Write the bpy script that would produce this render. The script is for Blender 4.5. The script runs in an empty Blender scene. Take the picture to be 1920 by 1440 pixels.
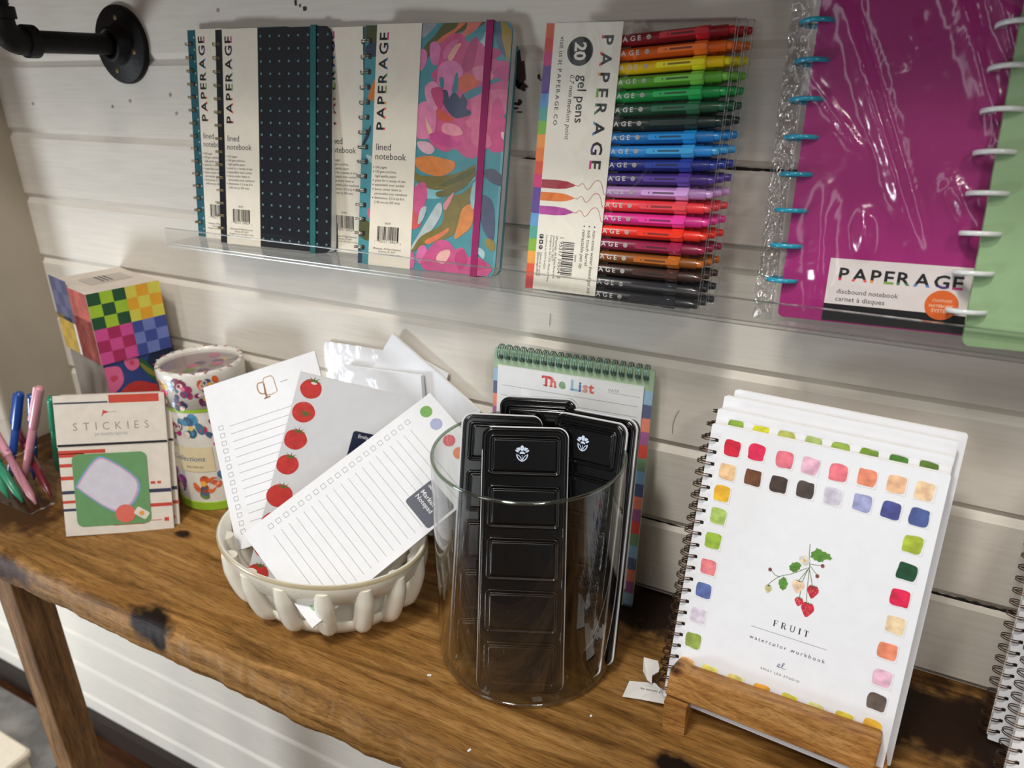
import bpy, bmesh, math, random
from mathutils import Matrix, Vector, Euler, noise
random.seed(7)
scene = bpy.context.scene
COL = scene.collection
PI = math.pi

# ---------------------------------------------------------------- camera
cam_data = bpy.data.cameras.new('camera'); cam = bpy.data.objects.new('camera', cam_data); COL.objects.link(cam)
YAW, PITCH, ROLL = -.4725, .4007, -.0029
_f = Vector((math.sin(YAW)*math.cos(PITCH), math.cos(YAW)*math.cos(PITCH), -math.sin(PITCH)))
_r = Vector((math.cos(YAW), -math.sin(YAW), 0)); _u = _r.cross(_f)
_r2 = math.cos(ROLL)*_r + math.sin(ROLL)*_u; _u2 = -math.sin(ROLL)*_r + math.cos(ROLL)*_u
cam.matrix_world = Matrix(((_r2.x, _u2.x, -_f.x, 0), (_r2.y, _u2.y, -_f.y, -.5915), (_r2.z, _u2.z, -_f.z, .4745), (0, 0, 0, 1)))
cam_data.sensor_width = 36; cam_data.lens = 1365.3/1920*36
cam_data.clip_start = .01; cam_data.clip_end = 30
cam_data.dof.use_dof = True; cam_data.dof.focus_distance = .60; cam_data.dof.aperture_fstop = 6.8
scene.camera = cam

# ---------------------------------------------------------------- light
world = bpy.data.worlds.new('world'); scene.world = world; world.use_nodes = True
bg = world.node_tree.nodes['Background']; bg.inputs[0].default_value = (1.0, .97, .94, 1); bg.inputs[1].default_value = .13
def area(name, loc, aim, size, power, color, size_y=None):
    d = bpy.data.lights.new(name, 'AREA'); d.energy = power; d.color = color
    d.shape = 'RECTANGLE' if size_y else 'DISK'; d.size = size
    if size_y: d.size_y = size_y
    o = bpy.data.objects.new(name, d); COL.objects.link(o); o.location = loc
    o.rotation_euler = (Vector(aim)-Vector(loc)).to_track_quat('-Z', 'Y').to_euler(); return o
area('ceiling_light', (-.34, -1.05, 1.75), (.0, -.08, .1), .24, 17, (1, .965, .915))
area('window_light', (-.20, -1.6, 1.75), (-.1, 0, .3), .45, 8, (1, .94, .88))
area('added_strip_light', (-.1, -.75, 2.15), (-.1, -.15, .1), 1.7, 4.5, (1, .97, .93), .10)  # added unseen strip, draws long highlights along the tin edges
area('added_fill_left', (-1.15, -2.3, .95), (-.2, 0, .2), .42, 6, (.93, .97, 1), 1.7)  # added tall panel: soft fill and upright streaks in vase and tins
area('added_fill_right', (1.35, -2.2, .95), (-.1, 0, .2), .5, 7, (.95, .98, 1), 1.5)  # second added panel, unseen, for fill and reflections from the right
area('ceiling_spot_light', (1.0, -1.5, 1.7), (-.1, 0, .25), .22, 8, (1, .93, .84))
area('floor_daylight', (-1.6, -1.1, -.25), (-1.2, -.1, -.4), .4, 13, (.86, .93, 1))
scene.view_settings.view_transform = 'Standard'; scene.view_settings.look = 'None'
scene.view_settings.gamma = 1; scene.view_settings.use_curve_mapping = False
scene.view_settings.exposure = 0.0
scene.cycles.transparent_max_bounces = 32; scene.cycles.max_bounces = 14; scene.cycles.transmission_bounces = 12
scene.cycles.glossy_bounces = 6

# ---------------------------------------------------------------- materials
def lin(c):
    return tuple((x/255/12.92 if x/255 <= .04045 else ((x/255+.055)/1.055)**2.4) for x in c)
MC = {}
def mat(rgb, rough=.5, metal=0, coat=0, k=1.0, mottle=.04, mscale=90, bump=0, bscale=300, spec=.5, name=None):
    key = (rgb, rough, metal, coat, k, mottle, mscale, bump, bscale, spec)
    if key in MC: return MC[key]
    m = bpy.data.materials.new(name or 'surface'); m.use_nodes = True; nt = m.node_tree; N = nt.nodes; L = nt.links
    b = N['Principled BSDF']; c = [min(.92, v*k) for v in lin(rgb)]
    tc = N.new('ShaderNodeTexCoord'); nz = N.new('ShaderNodeTexNoise'); nz.inputs['Scale'].default_value = mscale; nz.inputs['Detail'].default_value = 4
    L.new(tc.outputs['Object'], nz.inputs['Vector'])
    mx = N.new('ShaderNodeMix'); mx.data_type = 'RGBA'
    mx.inputs[6].default_value = (*[v*(1-mottle) for v in c], 1); mx.inputs[7].default_value = (*[min(.95, v*(1+mottle)) for v in c], 1)
    rp = N.new('ShaderNodeMapRange'); rp.inputs[1].default_value = .35; rp.inputs[2].default_value = .65
    L.new(nz.outputs['Fac'], rp.inputs[0]); L.new(rp.outputs[0], mx.inputs[0]); L.new(mx.outputs[2], b.inputs['Base Color'])
    b.inputs['Roughness'].default_value = rough; b.inputs['Metallic'].default_value = metal
    b.inputs['Coat Weight'].default_value = coat; b.inputs['Coat Roughness'].default_value = .06
    b.inputs['Specular IOR Level'].default_value = spec
    if bump:
        n2 = N.new('ShaderNodeTexNoise'); n2.inputs['Scale'].default_value = bscale; n2.inputs['Detail'].default_value = 3
        bp = N.new('ShaderNodeBump'); bp.inputs['Strength'].default_value = bump; bp.inputs['Distance'].default_value = .002
        L.new(tc.outputs['Object'], n2.inputs['Vector']); L.new(n2.outputs['Fac'], bp.inputs['Height']); L.new(bp.outputs[0], b.inputs['Normal'])
    MC[key] = m; return m
def film(name, tint=(1, 1, 1), base=.05, top=.75, rough=.03, bump=0, bscale=40, power=4.0):
    """a thin clear sheet: what is not mirrored passes straight through"""
    m = bpy.data.materials.new(name); m.use_nodes = True; nt = m.node_tree; N = nt.nodes; L = nt.links
    N.remove(N['Principled BSDF']); out = N['Material Output']
    tr = N.new('ShaderNodeBsdfTransparent'); tr.inputs[0].default_value = (*tint, 1)
    gl = N.new('ShaderNodeBsdfGlossy'); gl.inputs['Roughness'].default_value = rough
    lw = N.new('ShaderNodeLayerWeight'); lw.inputs[0].default_value = .5
    pw = N.new('ShaderNodeMath'); pw.operation = 'POWER'; pw.inputs[1].default_value = power
    mr = N.new('ShaderNodeMapRange'); mr.inputs[3].default_value = base; mr.inputs[4].default_value = top
    mx = N.new('ShaderNodeMixShader')
    L.new(lw.outputs['Facing'], pw.inputs[0]); L.new(pw.outputs[0], mr.inputs[0]); L.new(mr.outputs[0], mx.inputs[0])
    L.new(tr.outputs[0], mx.inputs[1]); L.new(gl.outputs[0], mx.inputs[2]); L.new(mx.outputs[0], out.inputs['Surface'])
    if bump:
        tc = N.new('ShaderNodeTexCoord'); n2 = N.new('ShaderNodeTexNoise'); n2.inputs['Scale'].default_value = bscale; n2.inputs['Detail'].default_value = 2; n2.inputs['Distortion'].default_value = 1.5
        bp = N.new('ShaderNodeBump'); bp.inputs['Strength'].default_value = bump; bp.inputs['Distance'].default_value = .004
        L.new(tc.outputs['Object'], n2.inputs['Vector']); L.new(n2.outputs['Fac'], bp.inputs['Height']); L.new(bp.outputs[0], gl.inputs['Normal'])
    return m
def wood(name, dark, mid, light, stretch=(1, 14, 14), scale=9, rough=.45, knots_and_shade=(), back_stain=0, wear=0):
    m = bpy.data.materials.new(name); m.use_nodes = True; nt = m.node_tree; N = nt.nodes; L = nt.links; b = N['Principled BSDF']
    tc = N.new('ShaderNodeTexCoord'); mp = N.new('ShaderNodeMapping'); mp.inputs['Scale'].default_value = stretch
    L.new(tc.outputs['Object'], mp.inputs[0])
    n1 = N.new('ShaderNodeTexNoise'); n1.inputs['Scale'].default_value = scale; n1.inputs['Detail'].default_value = 8; n1.inputs['Distortion'].default_value = .8; n1.inputs['Roughness'].default_value = .65
    L.new(mp.outputs[0], n1.inputs['Vector'])
    rp = N.new('ShaderNodeValToRGB'); e = rp.color_ramp.elements
    e[0].position = .34; e[0].color = (*lin(dark), 1); e[1].position = .68; e[1].color = (*lin(light), 1)
    x = e.new(.5); x.color = (*lin(mid), 1)
    L.new(n1.outputs['Fac'], rp.inputs[0]); last = rp.outputs[0]
    n3 = N.new('ShaderNodeTexNoise'); n3.inputs['Scale'].default_value = 5; n3.inputs['Detail'].default_value = 5; L.new(tc.outputs['Object'], n3.inputs['Vector'])
    mr = N.new('ShaderNodeMapRange'); mr.inputs[1].default_value = .3; mr.inputs[2].default_value = .7; mr.inputs[3].default_value = .62; mr.inputs[4].default_value = 1.2
    L.new(n3.outputs['Fac'], mr.inputs[0])
    mul = N.new('ShaderNodeMix'); mul.data_type = 'RGBA'; mul.blend_type = 'MULTIPLY'; mul.inputs[0].default_value = 1
    L.new(last, mul.inputs[6]); L.new(mr.outputs[0], mul.inputs[7]); last = mul.outputs[2]
    # fine open grain
    mp2 = N.new('ShaderNodeMapping'); mp2.inputs['Scale'].default_value = tuple(s*6 for s in stretch); L.new(tc.outputs['Object'], mp2.inputs[0])
    n4 = N.new('ShaderNodeTexNoise'); n4.inputs['Scale'].default_value = scale*1.6; n4.inputs['Detail'].default_value = 4; L.new(mp2.outputs[0], n4.inputs['Vector'])
    m4 = N.new('ShaderNodeMapRange'); m4.inputs[1].default_value = .36; m4.inputs[2].default_value = .5; m4.inputs[3].default_value = .55; m4.inputs[4].default_value = 1
    L.new(n4.outputs['Fac'], m4.inputs[0])
    mu2 = N.new('ShaderNodeMix'); mu2.data_type = 'RGBA'; mu2.blend_type = 'MULTIPLY'; mu2.inputs[0].default_value = .8
    L.new(last, mu2.inputs[6]); L.new(m4.outputs[0], mu2.inputs[7]); last = mu2.outputs[2]
    for (kx, ky, kz, rad, col, sx) in knots_and_shade:
        mk = N.new('ShaderNodeMapping'); mk.inputs['Location'].default_value = (-kx*sx, -ky, -kz); mk.inputs['Scale'].default_value = (sx, 1, 1); L.new(tc.outputs['Object'], mk.inputs[0])
        nn = N.new('ShaderNodeTexNoise'); nn.inputs['Scale'].default_value = 60; nn.inputs['Detail'].default_value = 4; L.new(tc.outputs['Object'], nn.inputs['Vector'])
        ln = N.new('ShaderNodeVectorMath'); ln.operation = 'LENGTH'; L.new(mk.outputs[0], ln.inputs[0])
        ad = N.new('ShaderNodeMath'); ad.operation = 'MULTIPLY_ADD'; ad.inputs[1].default_value = rad*1.3; L.new(nn.outputs['Fac'], ad.inputs[0]); L.new(ln.outputs['Value'], ad.inputs[2])
        kr = N.new('ShaderNodeMapRange'); kr.inputs[1].default_value = rad*1.35; kr.inputs[2].default_value = rad*1.9; kr.inputs[3].default_value = 1; kr.inputs[4].default_value = 0
        L.new(ad.outputs[0], kr.inputs[0])
        mk2 = N.new('ShaderNodeMix'); mk2.data_type = 'RGBA'; mk2.inputs[7].default_value = (*lin(col), 1); L.new(kr.outputs[0], mk2.inputs[0]); L.new(last, mk2.inputs[6]); last = mk2.outputs[2]
    L.new(last, b.inputs['Base Color']); b.inputs['Roughness'].default_value = rough; b.inputs['Specular IOR Level'].default_value = .18
    bp = N.new('ShaderNodeBump'); bp.inputs['Strength'].default_value = .35; bp.inputs['Distance'].default_value = .0015; L.new(n4.outputs['Fac'], bp.inputs['Height']); L.new(bp.outputs[0], b.inputs['Normal'])
    return m
def painted_wall():
    m = bpy.data.materials.new('white_painted_shiplap'); m.use_nodes = True; nt = m.node_tree; N = nt.nodes; L = nt.links; b = N['Principled BSDF']
    tc = N.new('ShaderNodeTexCoord'); mp = N.new('ShaderNodeMapping'); mp.inputs['Scale'].default_value = (4, 40, 60); L.new(tc.outputs['Object'], mp.inputs[0])
    n1 = N.new('ShaderNodeTexNoise'); n1.inputs['Scale'].default_value = 4; n1.inputs['Detail'].default_value = 8; L.new(mp.outputs[0], n1.inputs['Vector'])
    rp = N.new('ShaderNodeValToRGB'); e = rp.color_ramp.elements
    e[0].position = .2; e[0].color = (*lin((213, 207, 195)), 1); e[1].position = .6; e[1].color = (*lin((224, 218, 207)), 1)
    L.new(n1.outputs['Fac'], rp.inputs[0])
    # scuffs
    mp2 = N.new('ShaderNodeMapping'); mp2.inputs['Scale'].default_value = (30, 30, 160); L.new(tc.outputs['Object'], mp2.inputs[0])
    n2 = N.new('ShaderNodeTexNoise'); n2.inputs['Scale'].default_value = 3; n2.inputs['Detail'].default_value = 6; L.new(mp2.outputs[0], n2.inputs['Vector'])
    mr = N.new('ShaderNodeMapRange'); mr.inputs[1].default_value = .69; mr.inputs[2].default_value = .76; mr.inputs[3].default_value = 0; mr.inputs[4].default_value = .35
    L.new(n2.outputs['Fac'], mr.inputs[0])
    mx = N.new('ShaderNodeMix'); mx.data_type = 'RGBA'; mx.inputs[7].default_value = (*lin((120, 110, 98)), 1); L.new(mr.outputs[0], mx.inputs[0]); L.new(rp.outputs[0], mx.inputs[6])
    L.new(mx.outputs[2], b.inputs['Base Color']); b.inputs['Roughness'].default_value = .55; b.inputs['Specular IOR Level'].default_value = .35
    bp = N.new('ShaderNodeBump'); bp.inputs['Strength'].default_value = .10; bp.inputs['Distance'].default_value = .001; L.new(n1.outputs['Fac'], bp.inputs['Height']); L.new(bp.outputs[0], b.inputs['Normal'])
    return m

# ---------------------------------------------------------------- mesh builder
def rr(x0, y0, x1, y1, r, n=5):
    o = []
    for cx, cy, a in ((x1-r, y0+r, -90), (x1-r, y1-r, 0), (x0+r, y1-r, 90), (x0+r, y0+r, 180)):
        for i in range(n+1):
            t = math.radians(a+90*i/n); o.append((cx+r*math.cos(t), cy+r*math.sin(t)))
    return o
def circ(cx, cy, r, n=20, ry=None, rot=0):
    ry = ry or r
    return [(cx+r*math.cos(2*PI*i/n)*math.cos(rot)-ry*math.sin(2*PI*i/n)*math.sin(rot), cy+r*math.cos(2*PI*i/n)*math.sin(rot)+ry*math.sin(2*PI*i/n)*math.cos(rot)) for i in range(n)]
def smooth_closed(p, n=4):
    o = []; k = len(p)
    for i in range(k):
        a, b, c, d = p[i-1], p[i], p[(i+1) % k], p[(i+2) % k]
        for j in range(n):
            t = j/n
            o.append(tuple(.5*(2*b[q]+(c[q]-a[q])*t+(2*a[q]-5*b[q]+4*c[q]-d[q])*t*t+(3*b[q]-a[q]-3*c[q]+d[q])*t**3) for q in range(len(b))))
    return o
def smooth_open(p, n=5):
    o = []; k = len(p)
    for i in range(k-1):
        a, b, c, d = p[max(0, i-1)], p[i], p[i+1], p[min(k-1, i+2)]
        for j in range(n):
            t = j/n
            o.append(tuple(.5*(2*b[q]+(c[q]-a[q])*t+(2*a[q]-5*b[q]+4*c[q]-d[q])*t*t+(3*b[q]-a[q]-3*c[q]+d[q])*t**3) for q in range(len(b))))
    o.append(tuple(p[-1])); return o
def clip_rect(p, x0, y0, x1, y1):
    for ax, lim, s in ((0, x0, 1), (0, x1, -1), (1, y0, 1), (1, y1, -1)):
        o = []
        for i in range(len(p)):
            a, b = p[i-1], p[i]; ia = (a[ax]-lim)*s >= 0; ib = (b[ax]-lim)*s >= 0
            if ia != ib:
                t = (lim-a[ax])/(b[ax]-a[ax]); o.append(tuple(a[q]+t*(b[q]-a[q]) for q in (0, 1)))
            if ib: o.append(b)
        p = o
        if len(p) < 3: return []
    return p
TEXT = {}
def text_mesh(s, shear=0, track=1.0, bold=0):
    key = (s, shear, track, bold)
    if key in TEXT: return TEXT[key]
    c = bpy.data.curves.new('lettering', 'FONT'); c.body = s; c.size = 1; c.shear = shear; c.space_character = track; c.offset = bold
    c.resolution_u = 2; c.fill_mode = 'FRONT'
    o = bpy.data.objects.new('lettering', c); COL.objects.link(o)
    dg = bpy.context.evaluated_depsgraph_get(); me = bpy.data.meshes.new_from_object(o.evaluated_get(dg))
    v = [(q.co.x, q.co.y) for q in me.vertices]; f = [list(p.vertices) for p in me.polygons]
    bpy.data.objects.remove(o); bpy.data.curves.remove(c); bpy.data.meshes.remove(me)
    xs = [q[0] for q in v] or [0, 1]; ys = [q[1] for q in v] or [0, 1]
    TEXT[key] = (v, f, min(xs), max(xs), min(ys), max(ys)); return TEXT[key]
CAP = None
class MB:
    def __init__(s): s.v = []; s.f = []; s.fm = []; s.sm = []; s.mats = []; s.M = Matrix.Identity(4)
    def mi(s, m):
        if m not in s.mats: s.mats.append(m)
        return s.mats.index(m)
    def add(s, vs, fs, m, smooth=False):
        b = len(s.v); M = s.M; s.v += [tuple(M @ Vector(q)) for q in vs]; i = s.mi(m)
        for f in fs: s.f.append([b+j for j in f]); s.fm.append(i); s.sm.append(smooth)
        return s
    def box(s, x0, x1, y0, y1, z0, z1, m):
        vs = [(x, y, z) for z in (z0, z1) for y in (y0, y1) for x in (x0, x1)]
        return s.add(vs, [(0, 2, 3, 1), (4, 5, 7, 6), (0, 1, 5, 4), (2, 6, 7, 3), (0, 4, 6, 2), (1, 3, 7, 5)], m)
    def prism(s, out, z0, z1, m, bev=0, cap=None, back=True, smooth=False, nb=1):
        """outline (CCW) extruded z0..z1, with a rounded front edge of size bev"""
        n = len(out); rings = [(0, z0), (0, z1-bev)]
        for i in range(1, nb+1) if bev else ():
            t = i/nb*PI/2; rings.append((bev*(1-math.cos(t)), z1-bev+bev*math.sin(t)))
        cx = [p[0] for p in out]; cy = [p[1] for p in out]; mx, my = (min(cx)+max(cx))/2, (min(cy)+max(cy))/2; hx, hy = (max(cx)-min(cx))/2, (max(cy)-min(cy))/2
        vs = []
        for ins, z in rings: vs += [(mx+(x-mx)*(1-ins/hx), my+(y-my)*(1-ins/hy), z) for x, y in out]
        fs = [(r*n+i, r*n+(i+1) % n, (r+1)*n+(i+1) % n, (r+1)*n+i) for r in range(len(rings)-1) for i in range(n)]
        s.add(vs, fs, m, smooth); k = len(rings)-1
        s.add(vs[k*n:], [list(range(n))], cap or m)
        if back: s.add(vs[:n], [list(range(n))[::-1]], m)
        return s
    def poly(s, pts, z, m): return s.add([(x, y, z) for x, y in pts], [list(range(len(pts)))], m)
    def rect(s, x0, y0, x1, y1, z, m): return s.poly([(x0, y0), (x1, y0), (x1, y1), (x0, y1)], z, m)
    def line(s, x0, y0, x1, y1, w, z, m):
        d = Vector((x1-x0, y1-y0)); d.normalize(); p = Vector((-d.y, d.x))*w/2
        return s.poly([(x0-p.x, y0-p.y), (x1-p.x, y1-p.y), (x1+p.x, y1+p.y), (x0+p.x, y0+p.y)], z, m)
    def ribbon(s, pts, w, z, m):
        vs = []; n = len(pts)
        for i in range(n):
            a = Vector(pts[max(0, i-1)]); b = Vector(pts[min(n-1, i+1)]); d = (b-a).normalized(); p = Vector((-d.y, d.x))*w/2; q = Vector(pts[i])
            vs += [(q.x+p.x, q.y+p.y, z), (q.x-p.x, q.y-p.y, z)]
        return s.add(vs, [(2*i+1, 2*i+3, 2*i+2, 2*i) for i in range(n-1)], m)
    def tube(s, path, r, m, n=8, closed=False, caps=True, rs=None, sq=1.0):
        P = [Vector(p) for p in path]; k = len(P); vs = []; up = None
        for i in range(k):
            a = P[i-1] if closed else P[max(0, i-1)]; b = P[(i+1) % k] if closed else P[min(k-1, i+1)]
            d = (b-a).normalized()
            if up is None: up = Vector((0, 0, 1)) if abs(d.z) < .9 else Vector((0, 1, 0))
            x = d.cross(up).normalized(); up = x.cross(d).normalized(); R = rs[i] if rs else r
            vs += [tuple(P[i]+x*R*math.cos(2*PI*j/n)+up*R*sq*math.sin(2*PI*j/n)) for j in range(n)]
        fs = [(i*n+j, i*n+(j+1) % n, ((i+1) % k)*n+(j+1) % n, ((i+1) % k)*n+j) for i in range(k if closed else k-1) for j in range(n)]
        s.add(vs, fs, m, True)
        if caps and not closed: s.add(vs[:n], [list(range(n))[::-1]], m); s.add(vs[-n:], [list(range(n))], m)
        return s
    def lathe(s, prof, m, n=48, sx=1, sy=1, cx=0, cy=0, smooth=True, closed=False):
        vs = [(cx+r*sx*math.cos(2*PI*j/n), cy+r*sy*math.sin(2*PI*j/n), z) for r, z in prof for j in range(n)]; k = len(prof)
        fs = [(i*n+j, i*n+(j+1) % n, ((i+1) % k)*n+(j+1) % n, ((i+1) % k)*n+j) for i in range(k if closed else k-1) for j in range(n)]
        return s.add(vs, fs, m, smooth)
    def grid(s, fn, nu, nv, m, smooth=True):
        vs = [fn(i/nu, j/nv) for j in range(nv+1) for i in range(nu+1)]
        return s.add(vs, [(j*(nu+1)+i, j*(nu+1)+i+1, (j+1)*(nu+1)+i+1, (j+1)*(nu+1)+i) for j in range(nv) for i in range(nu)], m, smooth)
    def text(s, t, x, y, z, m, w=None, h=None, rot=0, align='L', shear=0, track=1.0, bold=0, sx=1.0):
        """flat lettering: its own left-bottom at x,y; h = cap height or w = full width"""
        v, f, a, b, c, d = text_mesh(t, shear, track, bold)
        k = (w/(b-a)) if w else h/.682
        if w and h: sx = (w/(b-a))/(h/.682); k = h/.682
        off = {'L': a, 'C': (a+b)/2, 'R': b}[align]; cr, sr = math.cos(rot), math.sin(rot)
        vs = []
        for px, py in v:
            qx, qy = (px-off)*k*sx, py*k; vs.append((x+qx*cr-qy*sr, y+qx*sr+qy*cr, z))
        return s.add(vs, f, m)
    def caps(s, t, x, y, z, m, capH, length, rot=0, foot=None, bold=.02, wide=1.12):
        """wide-set capitals, each letter's foot in its own colour"""
        n = len(t); cr, sr = math.cos(rot), math.sin(rot); ws = []
        for ch in t:
            v, f, a, b, c, d = text_mesh(ch, 0, 1, bold); ws.append((b-a)*capH/.682*wide)
        gap = (length-sum(ws))/(n-1); px = 0
        for i, ch in enumerate(t):
            v, f, a, b, c, d = text_mesh(ch, 0, 1, bold); k = capH/.682
            def put(v2, f2, mm): s.add([(x+((qx-a)*k*wide+px)*cr-qy*k*sr, y+((qx-a)*k*wide+px)*sr+qy*k*cr, z) for qx, qy in v2], f2, mm)
            if foot and foot[i]:
                lo, hi = split_y(v, f, .17*.682); put(*hi, m); put(*lo, foot[i])
            else: put(v, f, m)
            px += ws[i]+gap
        return s
    def build(s, name, parent=None, auto=True):
        me = bpy.data.meshes.new(name); me.from_pydata(s.v, [], s.f)
        for m in s.mats: me.materials.append(m)
        me.polygons.foreach_set('material_index', s.fm); me.polygons.foreach_set('use_smooth', s.sm); me.update()
        o = bpy.data.objects.new(name, me); COL.objects.link(o)
        if parent: o.parent = parent
        return o
def split_y(v, f, y0):
    lo, hi = ([], []), ([], [])
    for face in f:
        p = [v[i] for i in face]
        for dst, sgn in ((lo, -1), (hi, 1)):
            o = []
            for i in range(len(p)):
                a, b = p[i-1], p[i]; ia = (a[1]-y0)*sgn >= 0; ib = (b[1]-y0)*sgn >= 0
                if ia != ib:
                    t = (y0-a[1])/(b[1]-a[1]); o.append((a[0]+t*(b[0]-a[0]), y0))
                if ib: o.append(b)
            if len(o) >= 3:
                k = len(dst[0]); dst[0].extend(o); dst[1].append(list(range(k, k+len(o))))
    return lo, hi
def thing(name, label, cat, loc=(0, 0, 0), rot=(0, 0, 0), group=None):
    o = bpy.data.objects.new(name, None); o.empty_display_size = .02; COL.objects.link(o); o.location = loc; o.rotation_euler = rot
    return tag(o, label, cat, group)
def tag(o, label, cat, group=None):
    o['label'] = label; o['category'] = cat
    if group: o['group'] = group
    return o
def struct(o, label=None):
    o['kind'] = 'structure'
    if label: o['label'] = label
    return o
def R(*a): return tuple(math.radians(x) for x in a)
def dup(src, name=None, label=None, loc=None, rot=None):
    r = src.copy(); COL.objects.link(r)
    for ch in list(src.children):
        c = ch.copy(); COL.objects.link(c); c.parent = r
        for g in list(ch.children):
            d = g.copy(); COL.objects.link(d); d.parent = c
    if label: r['label'] = label
    if loc is not None: r.location = loc
    if rot is not None: r.rotation_euler = rot
    return r
def frame(rx, ry, rz): return Euler(R(rx, ry, rz), 'XYZ').to_matrix()
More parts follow.
